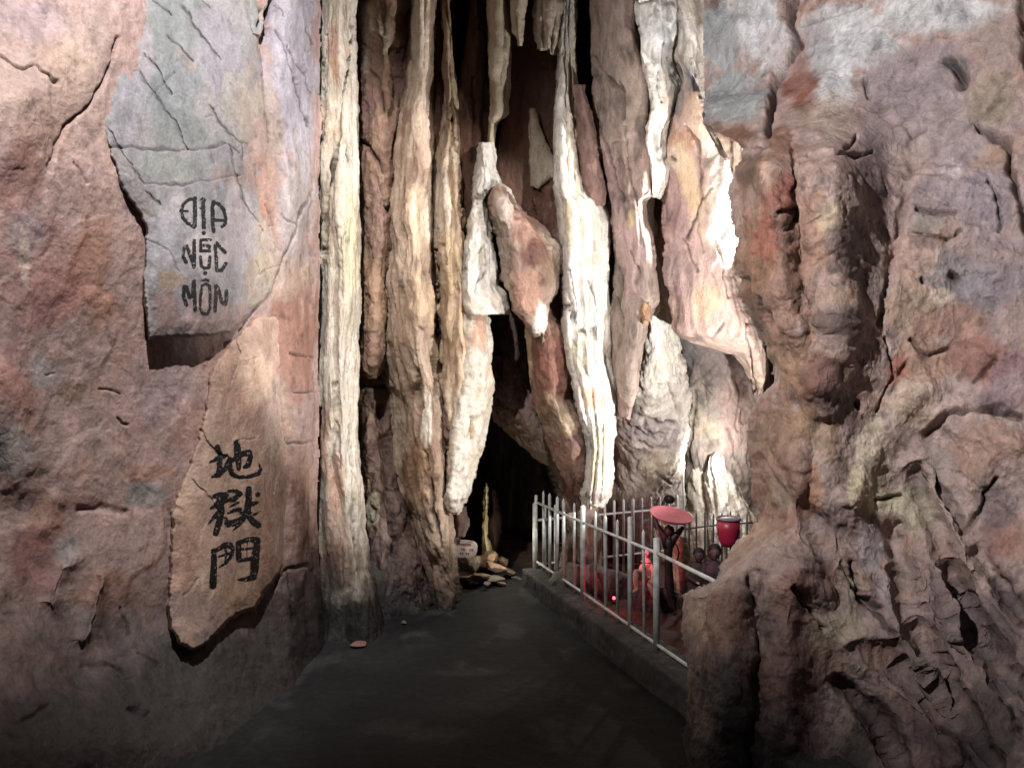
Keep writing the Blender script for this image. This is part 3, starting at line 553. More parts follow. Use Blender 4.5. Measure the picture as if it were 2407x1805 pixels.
S('rock_wall', [(-320, 1195, 1345), (0, 1190, 1340), (200, 1194, 1340), (380, 1165, 1350), (480, 1180, 1350), (560, 1215, 1345), (700, 1262, 1345), (780, 1280, 1330), (830, 1285, 1310)], 7.75, [(158, 120, 100), (134, 100, 84), (164, 114, 94)],
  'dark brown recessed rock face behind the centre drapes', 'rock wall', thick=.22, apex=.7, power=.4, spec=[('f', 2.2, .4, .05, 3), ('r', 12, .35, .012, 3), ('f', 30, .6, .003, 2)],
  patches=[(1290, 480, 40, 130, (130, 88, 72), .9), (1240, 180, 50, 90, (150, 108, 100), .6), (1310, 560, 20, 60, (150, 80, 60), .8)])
S('rough_flowstone', [(395, 1262, 1322), (440, 1258, 1330), (520, 1258, 1334), (600, 1272, 1336), (650, 1290, 1332), (690, 1306, 1322)], 7.58, [(140, 98, 82), (120, 82, 68), (186, 156, 132)],
  'rough red brown flowstone patch under the ragged cream chip', 'flowstone', thick=.16, power=.4, spec=[('r', 16, .45, .035, 3), ('k', 14, .5, .03, 3), ('r', 40, .6, .01, 2)], f=4)
S('rock_drape', [(-320, 1254, 1345), (0, 1258, 1338), (80, 1254, 1328), (100, 1256, 1326), (118, 1262, 1318)], 7.1, [(186, 172, 152), (164, 146, 124), (196, 180, 158)],
  'short grey cream drape ending high between the two black gaps', 'rock drape', thick=.2, pleats=4, pleat_amp=.03, jag=10)
S('rock_chip', [(255, 1247, 1258), (300, 1243, 1268), (330, 1243, 1282), (370, 1244, 1302), (390, 1245, 1326), (412, 1246, 1324), (428, 1246, 1285), (440, 1250, 1264)], 7.42, [(220, 206, 180), (206, 188, 158), (214, 196, 170)],
  'small cream ragged rock chip standing out on the brown face', 'rock', thick=.07, power=.35, jag=4, spec=[('k', 8, .6, .01, 2), ('r', 18, .5, .004, 2)])
S('rock_curtain', [(-320, 1326, 1350), (0, 1324, 1346), (120, 1318, 1344), (250, 1313, 1349), (350, 1312, 1356), (450, 1312, 1372), (476, 1316, 1420), (520, 1320, 1428), (600, 1325, 1426), (700, 1328, 1426), (760, 1325, 1436), (850, 1335, 1440), (900, 1350, 1446), (960, 1365, 1441), (1000, 1380, 1440), (1060, 1388, 1438), (1120, 1380, 1436), (1165, 1372, 1428), (1190, 1384, 1410)],
  [(-320, 7.35), (200, 7.2), (1190, 7.15)], WHT, 'brightest white fluted rock curtain in the centre above the fence', 'rock curtain', apex=.24, thick=.5, power=.55, pleats=4, pleat_amp=.03, step=2.2, spec=SPEC_FLUTE,
  cracks=[([(1340, 640), (1352, 700), (1362, 750)], 4, .03, .7), ([(1388, 660), (1400, 720), (1405, 735)], 3.5, .03, .7), ([(1345, 800), (1372, 860), (1380, 930)], 3, .012, .4), ([(1335, 720), (1360, 770), (1385, 800)], 6, .05, .6), ([(1395, 770), (1405, 795)], 6, .05, .6), ([(1310, 100), (1322, 128)], 6, .03, .5)],
  patches=[(1345, 260, 20, 200, (228, 212, 182), .6), (1350, 520, 26, 80, (226, 204, 156), .5), (1365, 820, 40, 60, (206, 190, 158), .6), (1390, 940, 30, 40, (180, 140, 104), .7), (1408, 1080, 22, 70, (206, 192, 164), .7), (1400, 1165, 30, 16, (150, 130, 126), .6)])
S('rock_drape', [(200, 1352, 1372), (330, 1355, 1402), (420, 1368, 1416), (470, 1372, 1422), (484, 1376, 1418)], 6.95, [(140, 108, 98), (120, 92, 82), (168, 140, 126)],
  'stubby brown mauve drape hanging in front of the white curtain', 'rock drape', thick=.16, jag=1, spec=[('r', 14, .3, .02, 3), ('f', 6, .5, .02, 3)], apex=.75)  # added piece: the shadowed rock here built and coloured as a drape
S('rock_lump', [(728, 1238, 1300), (790, 1238, 1345), (850, 1240, 1352), (930, 1252, 1352), (980, 1268, 1385), (1040, 1288, 1412), (1090, 1312, 1410), (1140, 1338, 1398), (1166, 1352, 1382)], 7.25, [(130, 92, 76), (116, 84, 68), (150, 120, 98)],
  'large red brown rock lump hanging left of the white curtain', 'rock', thick=.45, apex=.5, power=.8, spec=[('f', 3, .6, .04, 3), ('k', 9, .6, .025, 3), ('r', 12, .5, .012, 3), ('f', 35, .6, .003, 2)],
  patches=[(1244, 880, 9, 130, (190, 162, 134), .95), (1262, 980, 12, 40, (196, 166, 134), .9), (1300, 860, 46, 90, (120, 74, 60), .8), (1310, 980, 50, 50, (140, 120, 98), .8), (1340, 1000, 30, 30, (220, 196, 160), .5), (1340, 1080, 40, 50, (156, 120, 102), .8), (1360, 1040, 26, 26, (130, 100, 94), .8), (1290, 960, 12, 26, (150, 118, 84), .5)])
S('rock_curtain', [(1085, 1300, 1350), (1150, 1322, 1400), (1200, 1335, 1412), (1260, 1345, 1420), (1340, 1345, 1430), (1420, 1345, 1430)], 8.9, TAN, 'short tan rock foot behind the corner of the fence', 'rock', thick=.3,
  patches=[(1370, 1180, 40, 60, (190, 160, 126), .7), (1320, 1150, 20, 60, (120, 90, 70), .7)])
S('rock_lump', [(442, 1160, 1190), (470, 1154, 1210), (500, 1158, 1234), (540, 1166, 1275), (590, 1176, 1318), (650, 1180, 1327), (690, 1200, 1313), (712, 1204, 1294), (735, 1206, 1290), (745, 1232, 1289), (770, 1246, 1288), (795, 1266, 1285), (806, 1276, 1283)], 6.95, [(156, 136, 120), (136, 108, 92), (166, 142, 124)],
  'slanting red brown rock tongue hanging over the dark opening', 'rock', thick=.36, apex=.3, power=.5, jag=10, spec=[('k', 3, .6, .07, 2), ('k', 8, .6, .03, 3), ('r', 16, .5, .008, 3), ('f', 35, .6, .003, 2)],
  patches=[(1185, 560, 22, 110, (158, 140, 126), .9), (1232, 540, 40, 50, (136, 98, 82), .8), (1250, 600, 46, 34, (104, 62, 50), .85), (1290, 640, 26, 46, (120, 92, 70), .8), (1240, 680, 40, 60, (156, 114, 94), .8), (1272, 760, 16, 50, (226, 214, 204), .85), (1198, 680, 14, 70, (176, 156, 134), .7)])
S('rock_curtain', [(335, 1134, 1152), (389, 1130, 1160), (430, 1122, 1172), (447, 1120, 1160), (462, 1118, 1136), (519, 1111, 1140), (560, 1104, 1145), (621, 1088, 1154), (679, 1086, 1158), (694, 1087, 1176), (712, 1088, 1182), (733, 1096, 1182), (739, 1106, 1180)], 7.05, WHT,
  'narrow white rock curtain with a flat cut bottom edge above the opening', 'rock curtain', thick=.34, apex=.3, power=.6, jag=1, edge=2, cracks=[([(1144, 640), (1130, 670), (1118, 682)], 2.6, .02), ([(1133, 380), (1142, 450)], 3, .03), ([(1120, 474), (1124, 477)], 4, .03)], patches=[(1150, 710, 40, 30, (206, 186, 170), .7)])
S('rock_flake', [(362, 1149, 1156), (400, 1147, 1172), (432, 1146, 1190), (437, 1146, 1206), (450, 1152, 1209), (462, 1196, 1213), (480, 1212, 1216)], 7.0, WHT, 'thin white winged rock flake above the black crevice', 'rock', thick=.08, jag=0, edge=1.5, spec=SPEC_SMOOTH)
S('rock_curtain', [(736, 1106, 1140), (745, 1104, 1142), (800, 1097, 1140), (900, 1078, 1144), (960, 1070, 1146), (1000, 1060, 1141), (1060, 1060, 1126), (1100, 1057, 1116), (1150, 1055, 1103), (1185, 1058, 1084), (1202, 1064, 1074)], 7.2, [(216, 208, 194), (200, 186, 168), (190, 160, 130)],
  'white grey rock curtain forming the left jamb of the dark opening', 'rock curtain', thick=.34, apex=.3, power=.6, cracks=[([(1108, 980), (1112, 1030)], 4, .03, .6), ([(1062, 1176), (1070, 1178)], 4, .03), ([(1082, 1176), (1086, 1178)], 4, .03)],
  patches=[(1122, 770, 12, 50, (184, 134, 106), .7), (1088, 820, 14, 60, (206, 210, 200), .5), (1109, 1010, 7, 26, (170, 140, 100), .8)])
S('rock_curtain', [(1190, 1062, 1084), (1230, 1072, 1092), (1262, 1068, 1082)], 7.6, DRK, 'thin dark rock sliver just above the small round plaque', 'rock', thick=.12, spec=SPEC_SMOOTH, jag=0)
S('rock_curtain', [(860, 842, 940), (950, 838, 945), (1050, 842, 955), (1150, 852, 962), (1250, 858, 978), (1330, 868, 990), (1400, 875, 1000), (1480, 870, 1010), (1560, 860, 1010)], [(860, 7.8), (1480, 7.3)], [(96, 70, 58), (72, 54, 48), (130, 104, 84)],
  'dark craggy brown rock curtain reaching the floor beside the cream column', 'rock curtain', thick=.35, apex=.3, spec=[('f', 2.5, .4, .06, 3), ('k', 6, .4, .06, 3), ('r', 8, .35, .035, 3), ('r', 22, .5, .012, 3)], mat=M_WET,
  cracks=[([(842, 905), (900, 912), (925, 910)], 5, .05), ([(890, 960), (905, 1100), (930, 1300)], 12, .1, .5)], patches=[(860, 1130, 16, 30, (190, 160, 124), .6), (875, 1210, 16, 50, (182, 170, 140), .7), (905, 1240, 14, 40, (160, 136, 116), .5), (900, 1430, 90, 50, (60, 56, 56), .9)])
S('rock_curtain', [(1320, 800, 880), (1350, 812, 920), (1390, 815, 965), (1440, 810, 985), (1500, 800, 990)], [(1320, 7.3), (1500, 7.1)], [(84, 72, 66), (66, 60, 58), (110, 88, 76)], 'low dark rock apron at the foot of the cream column', 'rock', thick=.25, spec=SPEC_CRAG, patches=[(900, 1470, 200, 40, FOOT_DARK, .9)])  # dark foot patch: dust and fading light put into the colour

# right of the centre (the drapes there show their true edges)
S('rock_curtain', [(-320, 1390, 1500), (0, 1397, 1504), (120, 1396, 1510), (270, 1400, 1524), (360, 1402, 1530), (458, 1420, 1538), (468, 1424, 1508), (560, 1437, 1522), (640, 1450, 1536), (700, 1449, 1544), (770, 1433, 1514), (850, 1436, 1500), (930, 1450, 1490), (985, 1460, 1476)], 7.1, TAUP,
  'long grey taupe rock curtain with slanting cracks right of the black gap', 'rock curtain', apex=.8, thick=.42, power=.8, spec=SPEC_SMOOTH,
  cracks=[([(1396, 140), (1430, 190), (1462, 215), (1465, 280)], 7, .05, .6), ([(1400, 280), (1420, 340), (1438, 400), (1452, 450), (1462, 470)], 4, .04, .8), ([(1407, 386), (1428, 480), (1440, 570), (1452, 640), (1462, 680)], 4, .035, .8), ([(1475, 400), (1495, 460), (1500, 480)], 3, .02), ([(1455, 190), (1462, 230)], 3, .02), ([(1425, 100), (1400, 270)], 3, .015, .4), ([(1470, 300), (1478, 420)], 3, .015, .4), ([(1448, 700), (1464, 745), (1462, 770)], 4, .03, .6), ([(1480, 590), (1500, 640)], 2.5, .014, .4)],
  patches=[(1440, 120, 60, 110, (132, 116, 102), .6), (1440, 480, 40, 100, (176, 146, 140), .7), (1485, 620, 40, 120, (178, 148, 142), .7), (1478, 445, 8, 24, (226, 210, 184), .9), (1517, 430, 5, 26, (226, 212, 186), .9), (1455, 720, 22, 50, (136, 120, 106), .6), (1482, 510, 10, 24, (206, 180, 130), .7)])
S('rock_curtain', [(-320, 1486, 1592), (0, 1491, 1586), (90, 1504, 1588), (133, 1506, 1575), (190, 1520, 1604), (245, 1534, 1592), (290, 1527, 1577), (316, 1526, 1563), (370, 1525, 1553), (395, 1530, 1563), (430, 1535, 1562), (458, 1537, 1552), (466, 1540, 1546)], 6.95, WHT,
  'brilliant white rock curtain at the top running down to a point', 'rock curtain', apex=.15, thick=.34, power=.5, pleats=1, pleat_amp=.03, spec=SPEC_SMOOTH, cracks=[([(1520, 150), (1524, 240)], 3, .02, .5), ([(1500, 6), (1535, 2)], 2.5, .012), ([(1548, 160), (1560, 240)], 3, .02, .4), ([(1490, 0), (1505, 80)], 4, .04)],
  patches=[(1545, 60, 60, 90, (206, 206, 206), .5)])
S('stalactite', [(-20, 1480, 1500), (8, 1478, 1499), (40, 1478, 1498), (60, 1483, 1494), (68, 1487, 1490)], 6.85, WHT, 'tiny white drop shaped stalactite left of the brilliant white curtain', 'stalactite', thick=.07, spec=SPEC_SMOOTH, jag=0, edge=1)
S('rock_curtain', [(440, 1496, 1530), (468, 1502, 1526), (560, 1515, 1531), (640, 1528, 1544), (690, 1530, 1552), (740, 1514, 1566), (790, 1506, 1582), (824, 1500, 1592), (900, 1470, 1608), (950, 1454, 1612), (1030, 1455, 1608), (1138, 1450, 1600), (1240, 1440, 1602), (1330, 1430, 1612), (1420, 1425, 1620)],
  [(440, 7.35), (900, 7.9), (1150, 9.0), (1420, 9.5)], [(212, 204, 190), (194, 184, 170), (166, 150, 138)], 'cream grey rock column broadening down to a crackled base behind the fence', 'rock column', apex=.45, thick=.42, power=.6,
  cracks=[([(1500, 980), (1530, 985), (1555, 1000), (1600, 990)], 5, .05, .9), ([(1490, 1005), (1520, 1030), (1560, 1020)], 4, .04), ([(1520, 985), (1515, 1010), (1540, 1035)], 4, .04), ([(1500, 1040), (1540, 1060), (1575, 1055)], 4, .04, .7), ([(1570, 900), (1595, 960)], 3, .02, .5), ([(1540, 1110), (1580, 1140)], 4, .03), ([(1500, 900), (1511, 912)], 5, .04)],
  patches=[(1545, 1030, 70, 50, (148, 134, 134), .7), (1500, 1090, 60, 50, (146, 136, 122), .7), (1555, 1110, 50, 50, (170, 156, 128), .6), (1478, 1000, 26, 60, (138, 122, 122), .7), (1545, 780, 20, 60, (222, 218, 210), .7), (1580, 1160, 60, 60, (126, 112, 108), .7), (1500, 950, 16, 26, (140, 124, 116), .8)])
S('crystal', [(712, 1510, 1518), (720, 1503, 1527), (735, 1503, 1529), (748, 1507, 1522), (762, 1512, 1518)], 6.72, [(150, 112, 78), (190, 150, 108), (120, 86, 62)], 'tiny golden brown crystal knob on the taupe curtain', 'rock', thick=.07, spec=[('k', 22, 1, .03, 3), ('r', 40, 1, .01, 2)], jag=2)
S('rock_curtain', [(760, 1436, 1512), (850, 1434, 1500), (930, 1448, 1500), (1050, 1446, 1500), (1150, 1436, 1490), (1250, 1430, 1490), (1400, 1425, 1490)], [(760, 7.8), (1100, 8.9), (1400, 9.4)], [(140, 122, 120), (122, 104, 104), (150, 130, 120)], 'mauve grey rock face in the shade right of the white curtain', 'rock curtain', apex=.8, thick=.2, spec=SPEC_SMOOTH,
  patches=[(1465, 1140, 8, 30, (214, 200, 184), .8)])
S('rock_curtain', [(-320, 1578, 1672), (0, 1585, 1664), (90, 1586, 1653), (135, 1574, 1653), (187, 1602, 1652), (225, 1596, 1651), (262, 1590, 1655), (300, 1600, 1670)], 7.1, [(186, 174, 160), (166, 152, 138), (196, 186, 174)], 'taupe rock curtain with pale edges below the upper white curtain', 'rock curtain', apex=.2, thick=.3, spec=SPEC_SMOOTH,
  patches=[(1610, 60, 30, 40, (196, 182, 176), .7), (1622, 30, 14, 30, (200, 188, 166), .6), (1630, 190, 18, 40, (184, 172, 178), .8), (1640, 30, 16, 40, (120, 104, 88), .6)])
S('rock_drape', [(215, 1598, 1645), (250, 1588, 1658), (286, 1574, 1667), (316, 1562, 1684), (352, 1556, 1706), (372, 1552, 1720), (415, 1556, 1728), (446, 1556, 1717), (488, 1556, 1727), (520, 1557, 1728), (555, 1560, 1739), (600, 1561, 1733), (645, 1562, 1726), (690, 1566, 1731), (741, 1574, 1756), (772, 1580, 1776), (790, 1590, 1786), (806, 1622, 1794), (818, 1655, 1797), (826, 1712, 1798), (850, 1740, 1798), (900, 1760, 1796), (965, 1770, 1789)], [(215, 6.95), (790, 6.95), (840, 7.3), (965, 7.9)], PNK,
  'great smooth pinkish beige drape with a scalloped white edge beside the right pillar', 'rock drape', apex=.86, thick=.34, power=.7, jag=7, edge=5, step=2.2, spec=[('f', 2, .5, .05, 3), ('c', 4, .3, .014, 2), ('k', 3, .4, .016, 2), ('f', 20, .6, .003, 2)],
  cracks=[([(1608, 296), (1640, 330), (1646, 420), (1648, 470), (1636, 500), (1615, 556)], 5, .035, .55), ([(1648, 470), (1672, 442)], 4, .02, .4), ([(1636, 500), (1640, 540), (1655, 590)], 3, .015, .4), ([(1605, 560), (1625, 610), (1640, 640)], 3, .02, .5), ([(1680, 560), (1700, 620), (1712, 700)], 3.5, .02, .5), ([(1675, 640), (1690, 690)], 3, .015, .3), ([(1700, 760), (1672, 800)], 3, .02, .7), ([(1575, 368), (1585, 376)], 5, .03), ([(1695, 560), (1712, 540), (1722, 520)], 3, .02, .4), ([(1748, 760), (1765, 850), (1770, 920)], 4, .03, .6)],
  patches=[(1610, 330, 40, 30, (176, 130, 92), .7), (1615, 430, 30, 90, (206, 172, 130), .7), (1585, 370, 30, 30, (196, 180, 150), .6), (1575, 480, 24, 80, (150, 118, 114), .85), (1600, 530, 24, 60, (150, 120, 118), .8), (1680, 370, 26, 90, (190, 176, 158), .7), (1710, 480, 22, 110, (222, 220, 216), .8), (1700, 540, 36, 60, (222, 218, 214), .7), (1610, 660, 50, 100, (176, 144, 138), .7), (1660, 700, 50, 60, (196, 166, 128), .6), (1580, 640, 26, 90, (150, 130, 126), .6), (1780, 840, 18, 50, (190, 162, 146), .6)])  # whitish right-hand patches paint the lamp-lit edge
S('rock_wall', [(560, 1560, 1680), (700, 1565, 1760), (780, 1573, 1800), (900, 1596, 1810), (1000, 1608, 1815), (1150, 1604, 1820), (1300, 1600, 1830), (1440, 1600, 1840)], [(560, 8.1), (900, 8.9), (1440, 10.0)], [(146, 134, 122), (128, 114, 108), (156, 136, 124)], 'plain grey rock face recessed below the great beige drape', 'rock wall', thick=.25, power=.4, spec=SPEC_SMOOTH,
  cracks=[([(1580, 790), (1605, 870), (1620, 960)], 9, .06, .7), ([(1650, 900), (1670, 925)], 3, .02), ([(1635, 920), (1630, 1000)], 7, .03, .6), ([(1715, 1010), (1730, 1080)], 4, .02, .4)],
  patches=[(1610, 840, 30, 60, (96, 96, 98), .7), (1720, 960, 50, 90, (166, 136, 126), .7), (1650, 1000, 50, 50, (166, 152, 128), .6)])
S('stalagmite', [(1016, 1622, 1646), (1030, 1614, 1660), (1060, 1612, 1672), (1110, 1610, 1676), (1200, 1606, 1682), (1300, 1604, 1690), (1420, 1600, 1700)], 9.4, [(226, 218, 202), (210, 196, 172), (196, 176, 146)], 'tall white stalagmite left of the glowing one behind the fence', 'stalagmite', thick=.3, apex=.6, spec=[('k', 7, .4, .04, 3), ('r', 8, .3, .02, 3), ('f', 30, .6, .004, 2)])
S('stalagmite', [(1058, 1682, 1696), (1070, 1668, 1706), (1090, 1656, 1714), (1110, 1652, 1722), (1150, 1654, 1742), (1200, 1660, 1762), (1260, 1660, 1776), (1420, 1655, 1790)], 9.2, [(232, 228, 218), (218, 210, 196), (206, 192, 166)], 'glowing white cone shaped stalagmite lit by the hidden lamp', 'stalagmite', thick=.34, apex=.4, pleats=4, pleat_amp=.04, spec=SPEC_LIME)
CENTRE = False
# ================================================================== RIGHT SIDE
M_RIGHT = M_WET
PILP = [(1830, 460, 40, 50, (148, 74, 52), .8), (1770, 600, 50, 120, (136, 92, 56), .7), (1800, 560, 40, 60, (150, 70, 50), .6), (1790, 420, 50, 50, (110, 78, 56), .7), (1940, 400, 70, 50, (166, 136, 122), .7), (1960, 520, 40, 60, (190, 170, 130), .6), (1990, 560, 60, 50, (92, 74, 72), .8), (2060, 420, 46, 90, (104, 86, 90), .7), (2040, 650, 40, 70, (110, 88, 80), .7), (1990, 630, 60, 30, (84, 70, 62), .7), (1965, 700, 60, 26, (170, 138, 106), .7), (1960, 760, 60, 40, (84, 66, 54), .75), (1770, 740, 40, 60, (88, 50, 34), .85),  # dark patches on its right side paint in the shadow band
    (1930, 880, 60, 60, (104, 56, 46), .8), (1850, 830, 60, 90, (146, 110, 78), .8), (1960, 960, 60, 60, (84, 54, 48), .7), (1840, 1010, 60, 70, (140, 106, 78), .8), (1930, 1020, 50, 60, (150, 118, 80), .7), (1860, 1180, 60, 60, (140, 96, 80), .7), (1830, 1160, 30, 40, (150, 130, 112), .7), (1910, 1150, 30, 60, (160, 112, 72), .8), (1760, 1260, 40, 50, (176, 138, 110), .7), (1650, 1460, 40, 80, (176, 146, 116), .8), (1700, 1450, 60, 80, (150, 106, 84), .7), (1860, 1400, 60, 90, (150, 100, 84), .7),
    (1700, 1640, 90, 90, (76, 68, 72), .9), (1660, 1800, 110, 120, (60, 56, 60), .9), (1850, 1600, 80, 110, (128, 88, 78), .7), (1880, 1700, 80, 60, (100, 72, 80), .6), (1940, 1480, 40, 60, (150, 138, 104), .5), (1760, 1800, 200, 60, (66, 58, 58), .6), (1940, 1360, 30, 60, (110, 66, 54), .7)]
PILC = [([(1905, 376), (1960, 371), (2000, 366), (2056, 352)], 5, .05, .95), ([(1860, 345), (1863, 430), (1860, 500)], 4, .03, .6), ([(1735, 660), (1790, 700), (1820, 760)], 12, .05, .4), ([(1830, 500), (1852, 495)], 6, .04), ([(1845, 540), (1870, 510)], 4, .03), ([(2015, 950), (2018, 958)], 8, .05), ([(1650, 1400), (1660, 1500)], 5, .03, .4), ([(1760, 1360), (1780, 1440)], 5, .03, .6), ([(1870, 1380), (1900, 1420), (1940, 1480)], 8, .06, .8), ([(1780, 1450), (1785, 1700)], 5, .03, .3)]

RXs = [1500, 1700, 1800, 1950, 2080, 2250, 2407, 2700, 3100]; RYs = [-400, 0, 200, 320, 410, 700, 1000, 1200, 1350, 1600, 2100]
RDt = [[7.1, 6.6, 6.4, 6.0, 5.6, 5.2, 4.8, 4.3, 3.8],
       [7.1, 6.6, 6.3, 5.8, 5.4, 5.0, 4.7, 4.2, 3.7],
       [7.0, 6.4, 6.0, 5.4, 5.15, 4.8, 4.5, 4.1, 3.7],
       [6.4, 5.6, 5.1, 4.75, 4.85, 4.6, 4.35, 4.0, 3.6],
       [5.4, 4.7, 4.45, 4.35, 4.65, 4.5, 4.25, 3.9, 3.5],
       [5.4, 4.7, 4.4, 4.35, 4.45, 4.4, 4.15, 3.8, 3.4],
       [5.4, 4.8, 4.5, 4.35, 4.4, 4.2, 4.0, 3.7, 3.3],
       [5.2, 4.6, 4.35, 4.2, 4.4, 4.1, 3.9, 3.6, 3.2],
       [4.7, 4.2, 4.1, 4.1, 4.2, 3.95, 3.75, 3.5, 3.1],
       [4.3, 4.0, 4.0, 4.05, 4.0, 3.7, 3.5, 3.2, 2.9],
       [3.9, 3.7, 3.65, 3.6, 3.4, 3.1, 3.0, 2.7, 2.4]]
KY = [-400, 290, 325, 350, 380, 445, 515, 570, 651, 694, 760, 814, 895, 965, 1051, 1195, 1218, 1264, 1345, 1397, 1450, 1581, 1783, 2100]
KX = [1652, 1655, 1700, 1742, 1726, 1718, 1728, 1737, 1720, 1737, 1764, 1800, 1802, 1768, 1763, 1776, 1774, 1742, 1673, 1606, 1603, 1600, 1588, 1575]
def right_edge(PY): return np.interp(PY, KY, KX) + 4 * noise(PY / 30., 0 * PY, 3.)
def right_depth(PX, PY):
    e = PX - right_edge(PY)
    return interp_table(PX, PY, RXs, RYs, RDt, 9) + .55 * np.exp(-np.clip(PX - np.interp(PY, KY, KX), 0, 400) / 34.) * sstep(300, 380, PY)
def right_keep(PX, PY): return PX > right_edge(PY) + 2.5 * noise(PY / 9., 0 * PY, 7.)
RC = PILC + [([(1862, -20), (1852, 50), (1868, 100), (1845, 140), (1822, 190), (1812, 250), (1804, 310)], 9, .16, .95), ([(1700, 380), (1760, 365), (1810, 340)], 8, .05, .7), ([(1905, 374), (1960, 370), (2000, 364), (2060, 352)], 5, .05, .9), ([(1885, 56), (1960, 35), (2020, 12)], 3.5, .03, .5),
    ([(2134, 300), (2142, 350), (2132, 430), (2110, 560), (2084, 680), (2066, 760)], 14, .04, .2), ([(2230, 150), (2248, 165), (2262, 188)], 13, .10, .8), ([(2136, 312), (2170, 298)], 5, .04, .6), ([(2294, 293), (2330, 305), (2365, 325), (2372, 390), (2390, 450), (2412, 540)], 9, .10, .8), ([(2396, -20), (2407, 80), (2410, 160)], 9, .08, .8),
    ([(2160, 494), (2200, 500), (2245, 505)], 6, .05, .6), ([(2142, 548), (2224, 564)], 5, .04, .5), ([(2224, 564), (2260, 545)], 4, .03), ([(2320, 420), (2350, 480), (2352, 545)], 5, .04, .5), ([(2165, 660), (2168, 665)], 10, .05), ([(2240, 655), (2246, 662)], 10, .05), ([(2035, 185), (2042, 225)], 6, .04, .6),
    ([(1990, 350), (2010, 330), (2015, 315)], 6, .04, .6), ([(2179, 1017), (2230, 975), (2277, 962), (2330, 960), (2400, 985)], 9, .08, .55), ([(2340, 1126), (2310, 1180), (2271, 1240)], 7, .05, .6), ([(2185, 1100), (2225, 1170), (2265, 1230)], 8, .06, .6), ([(2060, 1175), (2115, 1165)], 5, .04, .6),
    ([(2076, 800), (2095, 880), (2060, 960)], 5, .03, .3), ([(2090, 905), (2125, 860)], 5, .03, .3), ([(1980, 1330), (2010, 1380), (2060, 1450), (2110, 1500)], 7, .05, .8), ([(2010, 1320), (2025, 1400), (2060, 1430)], 6, .05, .7), ([(2140, 800), (2180, 840), (2230, 820)], 6, .04, .5), ([(2290, 900), (2340, 850)], 6, .04, .4)]
RR = [([(2112, 340), (2100, 520), (2085, 620)], 40, -.04), ([(1800, 420), (1830, 700), (1900, 900)], 40, .12), ([(1960, 380), (1980, 640), (1950, 900), (1890, 1150)], 45, .10), ([(1880, 420), (1880, 620)], 20, -.06), ([(1740, 640), (1800, 740)], 30, -.16), ([(1690, 1400), (1700, 1700)], 40, .08), ([(1780, 1350), (1770, 1800)], 20, -.08), ([(1860, 1350), (1850, 1700)], 40, .08), ([(1930, 1000), (1900, 1200), (1960, 1420)], 24, -.07), ([(2099, 1241), (2133, 1426), (2191, 1570), (2300, 1740), (2380, 1850)], 18, -0.094), ([(2150, 1120), (2200, 1250), (2265, 1425), (2330, 1530), (2450, 1680)], 20, -0.110), ([(1972, 1600), (2020, 1650), (2075, 1713), (2160, 1850)], 16, -0.094), ([(2290, 1300), (2380, 1400), (2460, 1500)], 18, -0.077), ([(2230, 1330), (2300, 1500), (2440, 1760)], 15, -0.066), ([(2120, 1560), (2250, 1700), (2330, 1850)], 14, -0.055), ([(2160, 1480), (2180, 1560)], 14, -0.066),
    ([(2150, 930), (2058, 1068), (2018, 1160)], 36, 0.055), ([(2018, 1180), (2060, 1300), (2110, 1450)], 50, 0.077), ([(2150, 1090), (2220, 1240), (2280, 1330)], 30, 0.066), ([(2030, 1560), (2130, 1640), (2240, 1780)], 34, 0.066), ([(2210, 560), (2330, 600)], 50, 0.044), ([(2240, 380), (2280, 480)], 60, 0.044),
    ([(2000, 1500), (2120, 1490), (2180, 1580)], 24, 0.050), ([(1900, 200), (2050, 130), (2250, 40)], 30, 0.044), ([(2300, 1000), (2350, 1060), (2290, 1130)], 50, 0.055), ([(2200, 1330), (2250, 1500)], 18, 0.044), ([(1750, 60), (1740, 140), (1790, 250)], 26, 0.055), ([(1930, 240), (1900, 300)], 30, 0.033)]
GB = (146, 150, 152); LG = (186, 188, 190)  # pale greys paint the lamp-lit upper right into the colour
